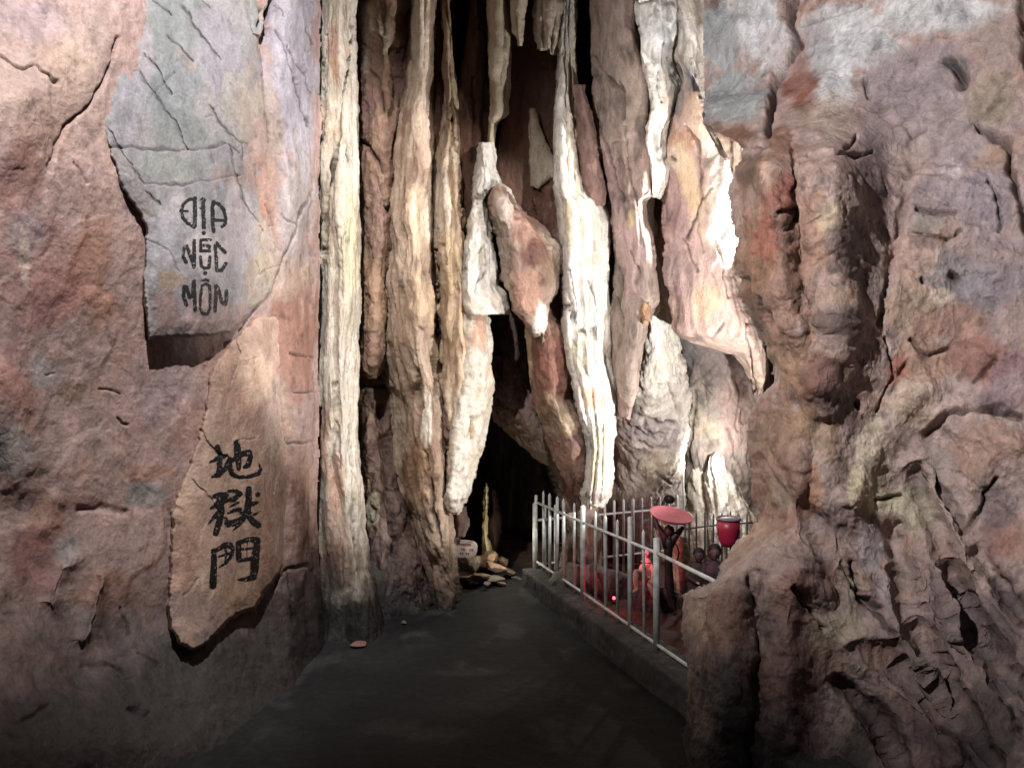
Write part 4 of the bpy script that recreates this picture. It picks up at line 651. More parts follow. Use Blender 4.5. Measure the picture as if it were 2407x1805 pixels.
RP = [(1840, 650, 140, 330, (140, 98, 72), .8), (1800, 1100, 130, 260, (138, 98, 74), .7), (1760, 1600, 200, 260, (104, 82, 74), .6), (2250, 1650, 260, 200, (98, 82, 80), .6), (2200, 260, 200, 130, (142, 128, 130), .6), (2330, 600, 110, 240, (134, 122, 128), .5)] + PILP + [(2040, 110, 150, 60, LG, .9), (1960, 200, 80, 60, LG, .85), (2180, 20, 160, 60, LG, .9), (1760, 30, 90, 90, LG, .7), (1690, 100, 50, 90, GB, .95), (1720, 230, 90, 80, (140, 146, 148), .95), (1790, 60, 60, 110, LG, .9), (1820, 110, 40, 60, (182, 172, 172), .7), (2010, 60, 130, 60, LG, .9), (1960, 150, 60, 70, LG, .8), (2140, 50, 90, 50, (190, 190, 190), .8), (1920, 90, 40, 60, (150, 138, 140), .7), (1930, 130, 30, 50, (160, 160, 162), .7),
    (1880, 220, 50, 60, (124, 66, 48), .95), (1880, 180, 30, 60, (140, 94, 80), .6), (1720, 320, 80, 40, (110, 70, 44), .95), (1830, 330, 40, 50, (126, 84, 60), .9), (1900, 270, 40, 30, (150, 132, 110), .6), (1760, 400, 40, 40, (96, 66, 50), .8), (1960, 270, 60, 60, (166, 142, 126), .7), (2150, 180, 120, 120, (136, 120, 124), .8), (2330, 230, 60, 70, (146, 128, 100), .7), (2250, 160, 30, 30, (74, 74, 74), .7), (2340, 100, 60, 60, (140, 120, 112), .6),
    (2240, 420, 90, 70, (150, 132, 136), .7), (2240, 390, 30, 30, (190, 174, 172), .7), (2330, 460, 60, 110, (140, 126, 134), .7), (2180, 470, 50, 50, (128, 112, 116), .6), (2180, 530, 50, 26, (140, 134, 122), .7), (2250, 640, 90, 60, (128, 124, 126), .7), (2150, 600, 60, 60, (176, 140, 118), .6), (2320, 680, 90, 70, (120, 112, 122), .7), (2130, 730, 70, 60, (172, 140, 112), .8), (2210, 700, 30, 20, (206, 184, 160), .7), (2260, 760, 90, 50, (160, 110, 86), .7),
    (2310, 850, 90, 60, (146, 88, 70), .8), (2160, 850, 70, 60, (166, 122, 92), .7), (2100, 870, 30, 50, (170, 96, 64), .8), (2150, 960, 60, 60, (190, 166, 138), .7), (2350, 950, 70, 30, (96, 76, 80), .7), (2380, 900, 60, 90, (140, 110, 118), .6), (2060, 1060, 40, 90, (200, 184, 150), .7), (2030, 1160, 40, 50, (206, 192, 150), .8), (2080, 1180, 40, 30, (206, 196, 156), .7), (2280, 1060, 80, 60, (150, 112, 92), .7), (2200, 1080, 50, 60, (130, 116, 112), .6), (2150, 1200, 50, 70, (160, 152, 120), .7),
    (2060, 1300, 50, 70, (156, 142, 146), .9), (2080, 1380, 40, 50, (150, 138, 140), .8), (2010, 1400, 40, 70, (156, 146, 116), .7), (2000, 1470, 50, 40, (176, 164, 130), .6), (2060, 1540, 60, 40, (150, 112, 98), .8), (2350, 1250, 60, 60, (124, 78, 74), .7), (2390, 1280, 50, 40, (160, 110, 84), .6), (2330, 1190, 60, 50, (110, 96, 98), .6), (2200, 1400, 60, 110, (112, 90, 90), .7), (2330, 1450, 110, 110, (84, 70, 72), .75), (2130, 1700, 130, 110, (100, 76, 74), .75), (2350, 1700, 130, 110, (76, 66, 66), .8), (2020, 1750, 60, 90, (60, 50, 50), .7), (1950, 1560, 50, 60, (130, 96, 76), .6)]  # bottom patches paint fading light into the lower right corner
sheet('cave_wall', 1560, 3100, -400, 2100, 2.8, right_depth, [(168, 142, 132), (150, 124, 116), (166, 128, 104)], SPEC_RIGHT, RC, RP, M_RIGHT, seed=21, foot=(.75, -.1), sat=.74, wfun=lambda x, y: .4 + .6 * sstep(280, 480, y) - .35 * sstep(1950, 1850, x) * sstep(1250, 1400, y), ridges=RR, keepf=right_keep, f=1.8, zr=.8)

# closing walls out of view: roof, side and rear of the chamber
def closing():
    for nm, a, b, c, fn in [('cave_ceiling', (-8, 9), (-4, 13), None, lambda u, v: (u, v, 7.4 + .5 * fbm(u * .5, v * .5, 0 * u, 4)))]:
        U, Vv = np.meshgrid(np.linspace(*a, 160), np.linspace(*b, 160)); P = np.stack(fn(U, Vv), -1)
        o = make(nm, P, gridquads(160, 160), M_WALL, np.full(P.shape, .14)); tag(o, kind='structure')
closing()
# ================================================================== FENCES, KERB AND SMALL THINGS
def tube(path, r, seg=10, cap=True):
    V = []; Fq = []; n = len(path)
    for i, p in enumerate(path):
        p = Vector(p); a = Vector(path[max(i - 1, 0)]); b = Vector(path[min(i + 1, n - 1)]); t = (b - a).normalized()
        u = t.cross(Vector((0, 0, 1)) if abs(t.z) < .9 else Vector((0, 1, 0))).normalized(); v = t.cross(u)
        rr = r[i] if isinstance(r, (list, tuple)) else r
        for k in range(seg):
            an = 2 * math.pi * k / seg; V.append(tuple(p + u * math.cos(an) * rr + v * math.sin(an) * rr))
    for i in range(n - 1):
        for k in range(seg): Fq.append((i * seg + k, i * seg + (k + 1) % seg, (i + 1) * seg + (k + 1) % seg, (i + 1) * seg + k))
    T = []
    if cap:
        V.append(tuple(path[0])); V.append(tuple(path[-1])); c = len(V) - 2; b = (n - 1) * seg
        for k in range(seg): T += [(c, (k + 1) % seg, k), (c + 1, b + k, b + (k + 1) % seg)]
    return V, Fq, T
def tubeobj(name, path, r, mat, parent=None, seg=10):
    V, Q, T = tube(path, r, seg); return make(name, V, Q, mat, None, parent, True, T)

FA = Vector((.262, 7.88)); FB = Vector((1.03, 5.46)); dirF = (FB - FA).normalized()
def fpt(t, z, off=0):
    p = FA + (FB - FA) * t; q = Vector((-dirF.y, dirF.x)) * off; return (p.x + q.x, p.y + q.y, z)
def tpx(px):       # parameter along the first fence of a picket seen at px
    s = (px - CX) / F; return (FA.x - s * FA.y) / ((FA.x - s * FA.y) - (FB.x - s * FB.y))
# kerb
def kerb():
    n = 260; m = 40
    ts = np.linspace(-.03, 1.9, n); prof = []
    w = .3; hgt = .2
    for a in np.linspace(0, 1, m):
        if a < .3: prof.append((-.14, -.05 + (hgt + .05) * a / .3))
        elif a < .7: prof.append((-.14 + (.28) * (a - .3) / .4, hgt))
        else: prof.append((.14, hgt - (hgt + .05) * (a - .7) / .3))
    A = np.array(prof); P = np.zeros((n, m, 3))
    for i, t in enumerate(ts):
        b = np.array(fpt(t, 0)); q = np.array((-dirF.y, dirF.x, 0))
        P[i] = b + q[None] * A[:, :1] + np.array([0, 0, 1])[None] * A[:, 1:]
    nn = gnormals(P); nn = np.where((nn[n // 2, m // 2, 2] < 0), -nn, nn)
    h = .02 * fbm(P[..., 0] * 3, P[..., 1] * 3, P[..., 2] * 3, 4) + .012 * ridged(P[..., 0] * 9, P[..., 1] * 9, P[..., 2] * 9, 3)
    P = P + nn * h[..., None]
    X = P[..., 0]; C = colour(P, X * 0, X * 0, [(78, 77, 76), (62, 62, 63), (92, 88, 82)], (), 4, 3, 1)
    o = make('kerb', P, gridquads(n, m), M_CONC, C); tag(o, kind='structure')
kerb()
r1 = empty('metal_railing', fpt(.5, .2)); tag(r1, 'pale grey metal railing with pointed pickets along the path kerb', 'railing')
base = Vector(r1.location)
def loc(p): return tuple(Vector(p) - base)
RAILS = [('rail', [loc(fpt(-.005, .885)), loc(fpt(.47, .885))], .012), ('rail', [loc(fpt(.47, .885)), loc(fpt(.995, .9))], .012), ('rail', [loc(fpt(-.005, .275)), loc(fpt(.47, .27))], .012), ('rail', [loc(fpt(.47, .27)), loc(fpt(1.0, .25)), loc(fpt(1.55, .24))], .012), ('rail', [loc(fpt(1.0, .9)), loc(fpt(1.55, .86))], .014)]
for nm, pth, r in RAILS: tubeobj(nm, pth, r, M_STEEL, r1)
for px in (1275, 1290, 1307, 1323, 1347, 1397, 1421, 1448, 1511):
    t = tpx(px); jx = random.uniform(-.006, .006)
    thin = px in (1275, 1347, 1397, 1448, 1511)
    r = .012 if thin else .0155
    tubeobj('picket', [loc(fpt(t, .215, .012)), loc(fpt(t + jx, 1.0, .012)), loc(fpt(t + jx, 1.025, .012))], [r, r, r * .25], M_STEEL, r1)
for px, r, ztop in ((1260, .016, .95), (1370, .022, 1.03), (1481, .019, 1.08), (1543, .024, 1.0)):
    t = tpx(px); tubeobj('post', [loc(fpt(t, .17)), loc(fpt(t, ztop)), loc(fpt(t, ztop + .008))], [r, r, r * .5], M_STEEL, r1, 14)
# the second fence, across the far side of the enclosure
r2 = empty('metal_railing', (.9, 8.3, .1)); tag(r2, 'far grey metal railing crossing behind the pink dish', 'railing'); b2 = Vector(r2.location)
GA = Vector((.235, 7.95)); GBv = Vector((1.88, 8.75))
def gpt(t, z): p = GA + (GBv - GA) * t; return (p.x - b2.x, p.y - b2.y, z - b2.z)
tubeobj('rail', [gpt(0, .69), gpt(1, .69)], .013, M_STEEL, r2); tubeobj('rail', [gpt(0, .23), gpt(1, .22)], .013, M_STEEL, r2)
npk = 15
for i in range(npk + 1):
    t = i / npk; r = .021 if i in (0, 5, 10) else .0145; zt = .86 if i in (0,) else .82
    tubeobj('post' if r > .015 else 'picket', [gpt(t, .05), gpt(t, zt), gpt(t, zt + .02)], [r, r, r * .3], M_STEEL, r2)
M_DSTEEL = flat_mat('dull_dark_metal', (70, 66, 68), .6, .3)
r3 = empty('metal_railing', (2.3, 8.7, .1)); tag(r3, 'dark low metal railing silhouetted before the glowing stalagmites', 'railing'); b3 = Vector(r3.location)
def hpt(px, py, d=8.7): return tuple(P3(px, py, d) - b3)
tubeobj('rail', [hpt(1612, 1243), hpt(1680, 1234), hpt(1770, 1228)], .01, M_DSTEEL, r3)
for i, px in enumerate((1620, 1637, 1657, 1677, 1697, 1717, 1737, 1756)):
    tubeobj('picket', [hpt(px, 1420), hpt(px, 1212 - (i % 3) * 3), hpt(px, 1206 - (i % 3) * 3)], [.011, .011, .002], M_DSTEEL, r3)

# ---- stones heaped in the passage
def stone(px, py, d, sx, sy, sz, rot, pal, label, seed):
    rs = np.random.RandomState(seed); n = 40
    th = np.linspace(0, math.pi, n); ph = np.linspace(0, 2 * math.pi, n * 2, endpoint=False)
    T, Ph = np.meshgrid(th, ph, indexing='ij'); D = np.stack([np.sin(T) * np.cos(Ph), np.sin(T) * np.sin(Ph), np.cos(T)], -1)
    planes = rs.normal(size=(11, 3)); planes /= np.linalg.norm(planes, axis=1, keepdims=True); planes = np.vstack([planes, [[0, 0, 1], [0, 0, -1]]])
    dd = rs.uniform(.62, .95, len(planes)); den = np.clip(D @ planes.T, 1e-3, None); r = np.min(dd / den, -1); r = np.minimum(r, 1.25)
    P = D * r[..., None] * np.array([sx, sy, sz])
    P = P * (1 + .03 * fbm(P[..., 0] * 12 + seed, P[..., 1] * 12, P[..., 2] * 12, 3))[..., None]
    c, s = math.cos(rot[2]), math.sin(rot[2]); a = rot[1]; ca, sa = math.cos(a), math.sin(a)
    P = P @ np.array([[ca, 0, -sa], [0, 1, 0], [sa, 0, ca]]); P = P @ np.array([[c, s, 0], [-s, c, 0], [0, 0, 1]])
    C = colour(P * 3 + seed, P[..., 0] * 0, P[..., 0] * 0, pal, (), seed, 2, 1)
    o = make('stone', P, gridquads(n, n * 2, True), M_LIME, C); o.location = P3(px, py, d + .36 * (d > 7.4)); tag(o, label, 'stone', 'stones heaped at the mouth of the dark opening')
    return o
TS = [(150, 122, 100), (128, 104, 88), (166, 132, 104)]; GS = [(128, 116, 106), (108, 98, 92), (140, 124, 108)]
for a in [(1106, 1322, 7.75, .13, .12, .095, (0, .05, .2), GS, 'large grey block of stone directly under the oval plaque', 1), (1148, 1318, 7.9, .10, .1, .09, (0, -.3, .5), TS, 'brown pointed stone right of the grey block', 2),
    (1166, 1334, 7.75, .11, .1, .055, (0, .35, .3), TS, 'tilted brown slab of stone in the middle of the heap', 3), (1092, 1350, 7.7, .15, .1, .022, (0, .02, .1), TS, 'thin flat stone under the grey block', 4),
    (1130, 1353, 7.6, .10, .08, .022, (0, .1, .4), TS, 'thin flat stone at the front of the heap', 5), (1162, 1358, 7.65, .12, .09, .024, (0, .05, -.2), GS, 'long low grey stone below the tilted slab', 6),
    (1196, 1344, 7.9, .09, .08, .03, (0, .45, .1), TS, 'narrow sloping stone at the right side of the heap', 7), (1212, 1358, 7.9, .07, .07, .025, (0, .3, .7), GS, 'small grey stone at the far right foot of the heap', 8),
    (1112, 1369, 7.55, .035, .03, .022, (0, 0, .2), GS, 'tiny pale stone in front of the flat stones', 9), (1145, 1370, 7.5, .05, .04, .018, (0, .1, .9), GS, 'small flat dark stone on the path edge', 10), (1176, 1370, 7.6, .055, .05, .025, (0, .2, .5), TS, 'small stone lying before the long low stone', 11),
    (1183, 1318, 8.1, .08, .07, .05, (0, .5, .2), TS, 'stone at the back of the heap by the black opening', 12)]:
    stone(*a)
o = stone(953, 1424, 6.9, .03, .025, .012, (0, 0, .3), GS, 'lone pale pebble on the dark path', 20); o['category'] = 'pebble'; del o['group']; o.location = (-.95, 6.75, .01); o.name = 'pebble'
o = stone(842, 1516, 6.0, .06, .045, .016, (0, 0, .1), [(150, 110, 96), (128, 92, 82), (160, 120, 100)], 'flat reddish stone chip lying on the path by the left wall', 21); o['category'] = 'stone'; del o['group']; o.name = 'stone_chip'; o.location = P3(842, 1513, 6.15)
# small candle-like formation lit from below
S('stalagmite', [(1135, 1142, 1145), (1170, 1139, 1147), (1215, 1134, 1149), (1240, 1130, 1146), (1262, 1129, 1147), (1285, 1129, 1153), (1300, 1132, 1156)], 8.6, [(222, 206, 160), (206, 184, 130), (190, 160, 110)], 'slender yellowish lit rock spike above the stone heap', 'stalagmite', thick=.1, power=.6, jag=0, edge=1.5, spec=SPEC_LIME)
S('rock_spur', [(1150, 1158, 1162), (1190, 1152, 1172), (1230, 1150, 1182), (1270, 1152, 1175), (1300, 1155, 1168)], 8.9, DRK, 'dim purple brown rock foot just behind the yellow lit spike', 'rock', thick=.15, jag=0)

# ---- little plaque
def plaque():
    ctr = P3(1092, 1289, 7.75); root = empty('stone_plaque', ctr); tag(root, 'small pale rounded plaque with three lines of worn writing on the stone heap', 'plaque')
    k = 7.75 / F; n = 48
    pts = []
    for i in range(n):
        a = 2 * math.pi * i / n; c, s = math.cos(a), math.sin(a)
        pts.append((30 * k * np.sign(c) * abs(c) ** .62, 20.5 * k * np.sign(s) * abs(s) ** .7))
    V = []; th = .018
    for z, sc in ((th, .96), (0, 1), (-th, 1), (-th - .003, .95)):
        for x, y in pts: V.append((x * sc + y * .10, z, y * sc - x * .05))
    Q = []
    for r in range(3):
        for i in range(n): Q.append((r * n + i, r * n + (i + 1) % n, (r + 1) * n + (i + 1) % n, (r + 1) * n + i))
    V.append((0, -th - .003, 0)); V.append((0, th, 0)); T = [(4 * n, 3 * n + i, 3 * n + (i + 1) % n) for i in range(n)] + [(4 * n + 1, (i + 1) % n, i) for i in range(n)]
    make('board', V, Q, flat_mat('pale_stone_board', (206, 188, 178), .7, nscale=40, var=.12), None, root, False, T)
    # worn marks: short brush strokes in three rows
    rs = random.Random(5); paint = flat_mat('worn_red_brown_paint', (120, 74, 66), .7)
    for ya, xs_ in [(10, (-16, -12, -8, -3.5, .5, 5, 9, 13)), (-1.5, (-6, -1)), (-1.5, (14, 19)), (-11, (-8, -3)), (-11, (6, 11))]:
        VV = []; QQ = []
        def bar(x, y, w, h, a=0):
            b = len(VV); c, s = math.cos(a), math.sin(a)
            for dx, dy in ((-w, -h), (w, -h), (w, h), (-w, h)):
                xx = (x + dx * c - dy * s) * k; yy = (y + dx * s + dy * c) * k; VV.append((xx + yy * .10, -th - .006 - .0006 * (b // 4 % 3), yy - xx * .05))
            QQ.append((b, b + 1, b + 2, b + 3))
        for x in xs_:
            bar(x, ya + 2, 1.9, .6, rs.uniform(-.2, .2)); bar(x - .8, ya - .3, .5, 2.4, rs.uniform(-.1, .1)); bar(x + 1, ya - .4, .5, 2.2, .2)
        make('writing', VV, QQ, paint, None, root, False)
plaque()

# ---- pink dish on its dark forked stand
M_DARK = flat_mat('black_stand', (26, 20, 22), .55, nscale=30, var=.3)
def lathe(name, prof, mat, parent, n=48, tilt=(0, 0), org=(0, 0, 0)):
    V = []; Q = []
    for (r, z) in prof:
        for k in range(n):
            a = 2 * math.pi * k / n; p = Vector((r * math.cos(a), r * math.sin(a), z))
            from mathutils import Euler
            p.rotate(Euler((tilt[0], tilt[1], 0))); V.append(tuple(p + Vector(org)))
    for i in range(len(prof) - 1):
        for k in range(n): Q.append((i * n + k, i * n + (k + 1) % n, (i + 1) * n + (k + 1) % n, (i + 1) * n + k))
    return make(name, V, Q, mat, None, parent)
D0 = 6.9; foot = P3(1573, 1500, D0); foot.z = .02
st = empty('forked_stand', foot); tag(st, 'black Y shaped forked stand holding up the pink dish', 'stand')
def lp(px, py, d=D0): return tuple(P3(px, py, d) - foot)
tubeobj('trunk', [(0, 0, 0), lp(1574, 1430), lp(1573, 1360), lp(1571, 1310), lp(1571, 1275), lp(1572, 1262)], [.055, .05, .04, .034, .05, .04], M_DARK, st, 16)
tubeobj('arm', [lp(1570, 1284), lp(1560, 1258), lp(1549, 1238), lp(1539, 1221)], [.045, .034, .026, .017], M_DARK, st, 14)
tubeobj('arm', [lp(1572, 1282), lp(1585, 1262), lp(1596, 1250), lp(1607, 1238)], [.045, .034, .026, .016], M_DARK, st, 14)
lathe('knob', [(.001, -.05), (.03, -.045), (.045, -.02), (.048, .01), (.035, .04), (.001, .055)], M_DARK, st, 20, org=lp(1573, 1247))
tubeobj('loop_handle', [lp(1583, 1272), lp(1592, 1284), lp(1596, 1300), lp(1592, 1316), lp(1582, 1322), lp(1574, 1318)], .007, M_DARK, st, 8)
dish_c = P3(1578, 1213, D0 - .02)
dr = empty('round_dish', dish_c); tag(dr, 'shallow round pink dish tilted on the black forked stand', 'dish')
lathe('bowl', [(.001, -.035), (.09, -.03), (.16, -.012), (.192, .012), (.196, .02), (.188, .02), (.15, .004), (.08, -.008), (.001, -.012)], flat_mat('pink_dish', (190, 108, 118), .5, nscale=12, var=.12), dr, 56, tilt=(.22, .13))

# ---- red tub
tb = P3(1712, 1222, 6.3); tr = empty('red_tub', tb); tag(tr, 'round red tub with a grey rim beside the right rock pillar', 'tub')
lathe('tub_body', [(.001, -.22), (.05, -.215), (.078, -.17), (.09, -.08), (.092, 0), (.088, 0), (.085, -.06), (.001, -.1)], flat_mat('red_plastic', (150, 34, 60), .4, nscale=10, var=.15), tr, 40)
lathe('rim', [(.088, .004), (.098, .0), (.100, .016), (.094, .024), (.086, .016), (.086, .006)], flat_mat('grey_rim', (130, 112, 118), .5), tr, 40)
lathe('lid', [(.086, .012), (.05, .018), (.001, .02)], flat_mat('grey_lid', (116, 104, 110), .5), tr, 40)

# ---- dark round ring on the rock, built as an open can
rc = P3(1572, 1173, 8.3); rr_ = empty('round_dark_ring', rc); tag(rr_, 'dark round ring on the rock above the pink dish', 'lamp')
lathe('can', [(.001, .1), (.042, .1), (.048, 0), (.048, -.03), (.038, -.03), (.036, .06), (.001, .07)], M_DARK, rr_, 32, tilt=(1.45, .25))

# ---- red lamp
rl = P3(1443, 1405, 6.8); rlo = empty('red_lamp', rl); tag(rlo, 'small glowing red lamp on the ground behind the railing', 'lamp')
lathe('bulb', [(.001, -.014), (.010, -.01), (.014, 0), (.010, .01), (.001, .014)], flat_mat('red_glow', (255, 60, 70), .5, emit=9), rlo, 16)
lathe('holder', [(.001, -.05), (.018, -.05), (.018, -.016), (.012, -.012)], M_DARK, rlo, 16)
tubeobj('cable', [(-.004, 0, -.045), (-.05, .01, -.05), (-.1, .03, -.05)], .004, M_DARK, rlo, 6)

# ---- figures in the enclosure (painted statues)
M_SKIN = flat_mat('pink_painted_plaster', (196, 140, 132), .6, nscale=25, var=.15); M_DIM = flat_mat('dimmed_plaster', (84, 64, 64), .7, nscale=25, var=.3); M_HAIR = flat_mat('black_hair_paint', (30, 22, 24), .6)  # dimmed plaster paints gloom onto the heads of the robed statues
M_CLOTH = flat_mat('dark_cloth_paint', (62, 48, 54), .8, nscale=20, var=.4); M_WRAP = flat_mat('purple_grey_wrap', (110, 70, 92), .7, nscale=18, var=.3)
def skin(name, verts, edges, rad, mat, parent=None, sub=2):
    me = bpy.data.meshes.new(name); me.from_pydata([tuple(v) for v in verts], edges, []); o = bpy.data.objects.new(name, me); COL.objects.link(o)
    m = o.modifiers.new('skin', 'SKIN'); m.use_smooth_shade = True
    for i, r in enumerate(rad):
        sv = me.skin_vertices[0].data[i]; sv.radius = r if isinstance(r, tuple) else (r, r); sv.use_root = (i == 0)
    s = o.modifiers.new('sub', 'SUBSURF'); s.levels = s.render_levels = sub
    me.materials.append(mat)
    dg = bpy.context.evaluated_depsgraph_get(); me2 = bpy.data.meshes.new_from_object(o.evaluated_get(dg)); nm = o.name
    bpy.data.objects.remove(o); me2.name = name; o = bpy.data.objects.new(name, me2); COL.objects.link(o)
    if not me2.materials: me2.materials.append(mat)
    for p in me2.polygons: p.use_smooth = True
    if parent: o.parent = parent
    return o
def head(name, c, s, mat, parent, face=(0, -1, 0), hair=None):
    """a head with brow, nose, chin and ears, facing 'face'"""
    f = Vector(face).normalized(); up = Vector((0, 0, 1)); rt = f.cross(up).normalized(); n = 36
    T, Ph = np.meshgrid(np.linspace(0, math.pi, n), np.linspace(0, 2 * math.pi, 2 * n, endpoint=False), indexing='ij')
    x = np.sin(T) * np.sin(Ph); y = np.sin(T) * np.cos(Ph); z = np.cos(T)
    w = .76 * (1 - .22 * sstep(.1, -1, z)); yy = y * .92 + .0
    g = lambda a, b, c_, sa, sb: np.exp(-((x - a) / sa) ** 2 - ((z - b) / sb) ** 2) * (y > 0) * c_
    yy = yy + g(0, -.12, .26, .12, .2) - g(.3, .06, .1, .14, .1) - g(-.3, .06, .1, .14, .1) + g(0, -.5, .07, .22, .07) - g(0, -.42, .06, .2, .03) + g(0, -.8, .1, .25, .15) + g(0, .25, .05, .5, .1)
    ear = (np.exp(-((z - 0) / .2) ** 2 - ((y) / .14) ** 2)) * .14
    xx = x * w + np.sign(x) * ear * (np.abs(x) > .8)
    P = (xx[..., None] * np.array(rt) + yy[..., None] * np.array(f) + z[..., None] * np.array(up)) * s + np.array(c)
    o = make(name, P, gridquads(n, 2 * n, True), mat, None, parent)
    return o
def haircap(c, s, parent, face, mat, down=.2):
    f = Vector(face).normalized(); up = Vector((0, 0, 1)); rt = f.cross(up).normalized(); n = 24
    T, Ph = np.meshgrid(np.linspace(0, 1, n), np.linspace(0, 2 * math.pi, 2 * n, endpoint=False), indexing='ij')
    lim = 1.0 + .9 * (1 - np.cos(Ph)) / 2 * (1 + down); th = T * lim
    x = np.sin(th) * np.sin(Ph) * .86; y = np.sin(th) * np.cos(Ph) * 1.02; z = np.cos(th) * 1.1
    r = 1 + .04 * noise(x * 6, y * 6, z * 6)
    P = ((x * r)[..., None] * np.array(rt) + (y * r)[..., None] * np.array(f) + (z * r)[..., None] * np.array(up)) * s + np.array(c)
    return make('hair', P, gridquads(n, 2 * n, True), mat, None, parent)
def seated():
    d = 6.75; H = P3(1522, 1303, d)
    o0 = Vector((H.x, H.y, 0)); root = empty('seated_statue', o0); tag(root, 'pink lit bare statue sitting with bent knee, dark hair, behind the railing', 'statue')
    q = lambda px, py, dd=0: Vector(P3(px, py, d + dd)) - o0
    pel = q(1528, 1372, .1); V = [pel, q(1524, 1352, .06), q(1520, 1334, .02), q(1521, 1322, 0), q(1522, 1314, 0), q(1522, 1308, 0)]
    E = [(0, 1), (1, 2), (2, 3), (3, 4), (4, 5)]; Rr = [(.065, .055), (.055, .045), (.068, .045), (.045, .035), (.022, .022), (.024, .024)]
    def limb(start, pts, rs):
        prev = start
        for p, r in zip(pts, rs): V.append(p); E.append((prev, len(V) - 1)); Rr.append((r, r)); prev = len(V) - 1
        return prev
    limb(0, [q(1518, 1368, .03), q(1504, 1352, -.12), q(1496, 1342, -.17), q(1495, 1362, -.15), q(1497, 1382, -.14), q(1496, 1386, -.15), q(1487, 1392, -.2)], [.05, .042, .034, .03, .02, .019, .014])
    limb(0, [q(1534, 1374, .03), q(1532, 1372, -.1), q(1530, 1374, -.2), q(1536, 1392, -.18), q(1541, 1408, -.17), q(1540, 1412, -.2), q(1537, 1415, -.24)], [.05, .044, .036, .03, .02, .019, .014])
    e1 = limb(2, [q(1511, 1330, .0), q(1506, 1342, -.06), q(1511, 1354, -.12), q(1514, 1360, -.15)], [.03, .023, .016, .015])
    e2 = limb(2, [q(1530, 1330, .0), q(1536, 1344, -.03), q(1534, 1358, -.1), q(1532, 1363, -.13)], [.03, .023, .016, .015])
    b = skin('body', V, E, Rr, M_SKIN, root)
    for e in (e1, e2):
        for k in range(5):
            a = -.6 + .3 * k; p0 = V[e]; L = (.022, .028, .03, .027, .02)[k]
            dv = Vector((math.sin(a) * .6, -.5, -.6)).normalized(); tubeobj('finger', [tuple(p0), tuple(p0 + dv * L), tuple(p0 + dv * L + Vector((0, .006, -.014)))], [.006, .0055, .004], M_SKIN, root, 6)
    hc = q(1522, 1297, -.01); head('head', hc, .05, M_SKIN, root, (-.5, -.85, 0)); haircap(tuple(hc + Vector((0, .004, .004))), .054, root, (-.5, -.85, 0), M_HAIR)
    # the rock it sits on
    return root
seated()
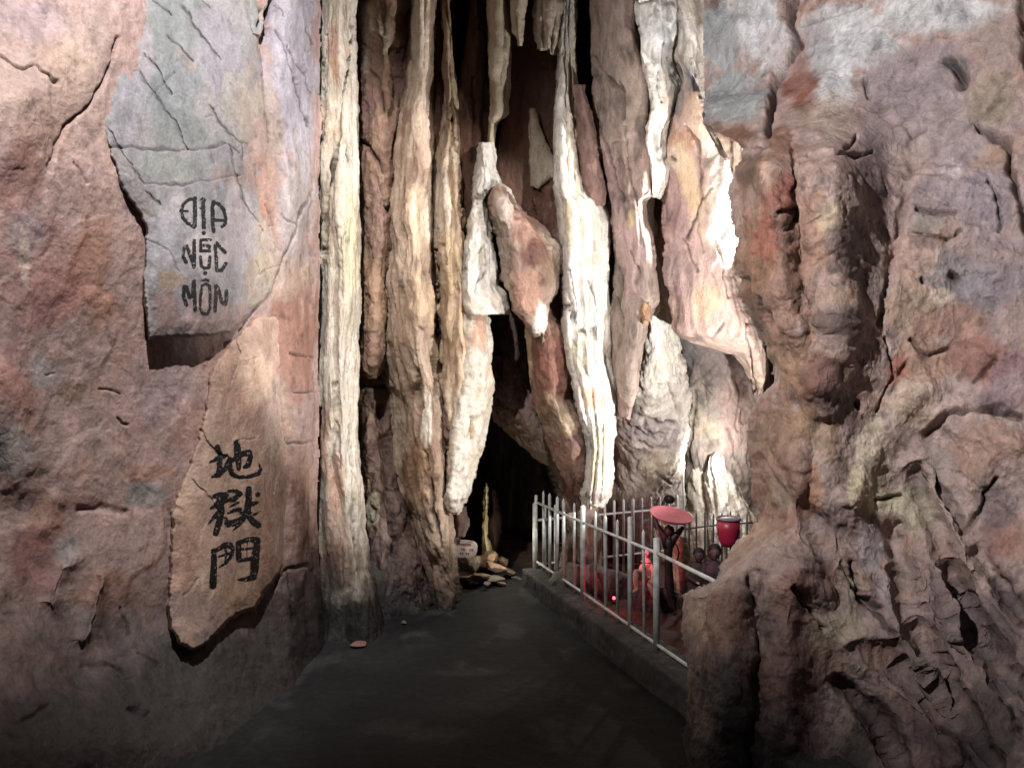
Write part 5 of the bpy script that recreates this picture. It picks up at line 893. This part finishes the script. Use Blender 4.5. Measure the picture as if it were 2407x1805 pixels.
def robed(px, py_head, d, py_foot, lean, label, hs=.07, wmul=1.0, clothmat=None):
    H = P3(px, py_head, d); foot = Vector((H.x, H.y, 0)); z1 = H.z - hs * 1.1
    root = empty('robed_statue', foot); tag(root, label, 'statue', None)
    n = 40; m = 36; U, T = np.meshgrid(np.linspace(0, 2 * math.pi, n, endpoint=False), np.linspace(0, 1, m))
    prof = np.interp(T, [0, .1, .2, .45, .7, 1], [.28, .75, 1, .8, .95, 1.25]) * hs * 1.5 * wmul
    fold = 1 + .10 * np.sin(U * 7 + T * 2) * sstep(.15, .7, T) + .05 * noise(np.cos(U) * 3, np.sin(U) * 3, T * 5)
    P = np.stack([np.cos(U) * prof * fold + lean * (1 - T) * .0, np.sin(U) * prof * .7 * fold + (-lean * (1 - T) ** 2), z1 * (1 - T) + .02 * T], -1)
    make('robe', P, gridquads(m, n, True), clothmat or M_CLOTH, None, root)
    hc = (0, -lean - .01, H.z); head('head', hc, hs, M_DIM, root, (-.2, -1, 0)); haircap((0, -lean, H.z + .004), hs * 1.09, root, (-.2, -1, 0), M_HAIR)
    for s in (-1, 1):
        a = [(s * hs * 1.1, 0, z1 - hs * .6), (s * hs * 1.7, -.05, z1 - hs * 2.2), (s * hs * .8, -.16, z1 - hs * 2.6)]
        tubeobj('arm', a, [hs * .42, hs * .36, hs * .25], clothmat or M_CLOTH, root, 10)
        h = Vector(a[-1])
        for k in range(5):
            dv = Vector((-s * .5 + .12 * (k - 2), -.8, -.15 + .1 * k)).normalized(); L = hs * (.3, .42, .46, .42, .3)[k]
            tubeobj('finger', [tuple(h), tuple(h + dv * L), tuple(h + dv * L * 1.3 + Vector((0, 0, -.006)))], [hs * .1, hs * .09, hs * .06], M_SKIN, root, 6)
    return root
robed(1678, 1296, 6.9, 1400, .03, 'dark haired robed statue below the red tub', .065)
robed(1640, 1302, 7.1, 1400, .05, 'shadowy robed statue between the black stand and the red tub', .06, 1.15)
# pale block of rock behind the dish stand, and pole in front of the stalagmites
S('rock_block', [(1218, 1492, 1560), (1240, 1488, 1566), (1300, 1486, 1600), (1360, 1486, 1612), (1440, 1486, 1620)], 9.0, [(200, 170, 148), (182, 150, 130), (190, 160, 120)], 'pale pinkish block of rock behind the railing left of the black stand', 'rock', thick=.25, power=.4, jag=0, cracks=[([(1530, 1240), (1532, 1340)], 5, .05, .7)])
S('stalagmite', [(1262, 1592, 1604), (1290, 1586, 1612), (1340, 1582, 1616), (1420, 1580, 1620)], 7.4, [(196, 176, 146), (172, 150, 120), (160, 132, 104)], 'short pale stalagmite right behind the black stand', 'stalagmite', thick=.14, jag=0)
S('rock_lump', [(1330, 1340, 1400), (1350, 1300, 1470), (1375, 1290, 1480), (1420, 1290, 1490)], 7.4, [(120, 112, 106), (100, 92, 90), (130, 112, 98)], 'low grey rough rock ledge on the ground inside the enclosure', 'rock', thick=.25, power=.4, spec=SPEC_CRAG, jag=0)
S('rock_lump', [(1384, 1512, 1560), (1400, 1500, 1600), (1430, 1480, 1620), (1540, 1460, 1640)], 7.1, [(110, 70, 62), (84, 54, 50), (120, 84, 70)], 'dark reddish rock the pink statue sits on', 'rock', thick=.3, power=.5, spec=SPEC_CRAG, jag=0)
tubeobj('thin_pole', [P3(1609, 1260, 8.8), P3(1606, 1130, 8.8), P3(1610, 1010, 8.8)], .01, flat_mat('white_pole', (210, 208, 204), .5))
tag(bpy.data.objects['thin_pole'], 'thin white upright pole left of the white stalagmites', 'pole')
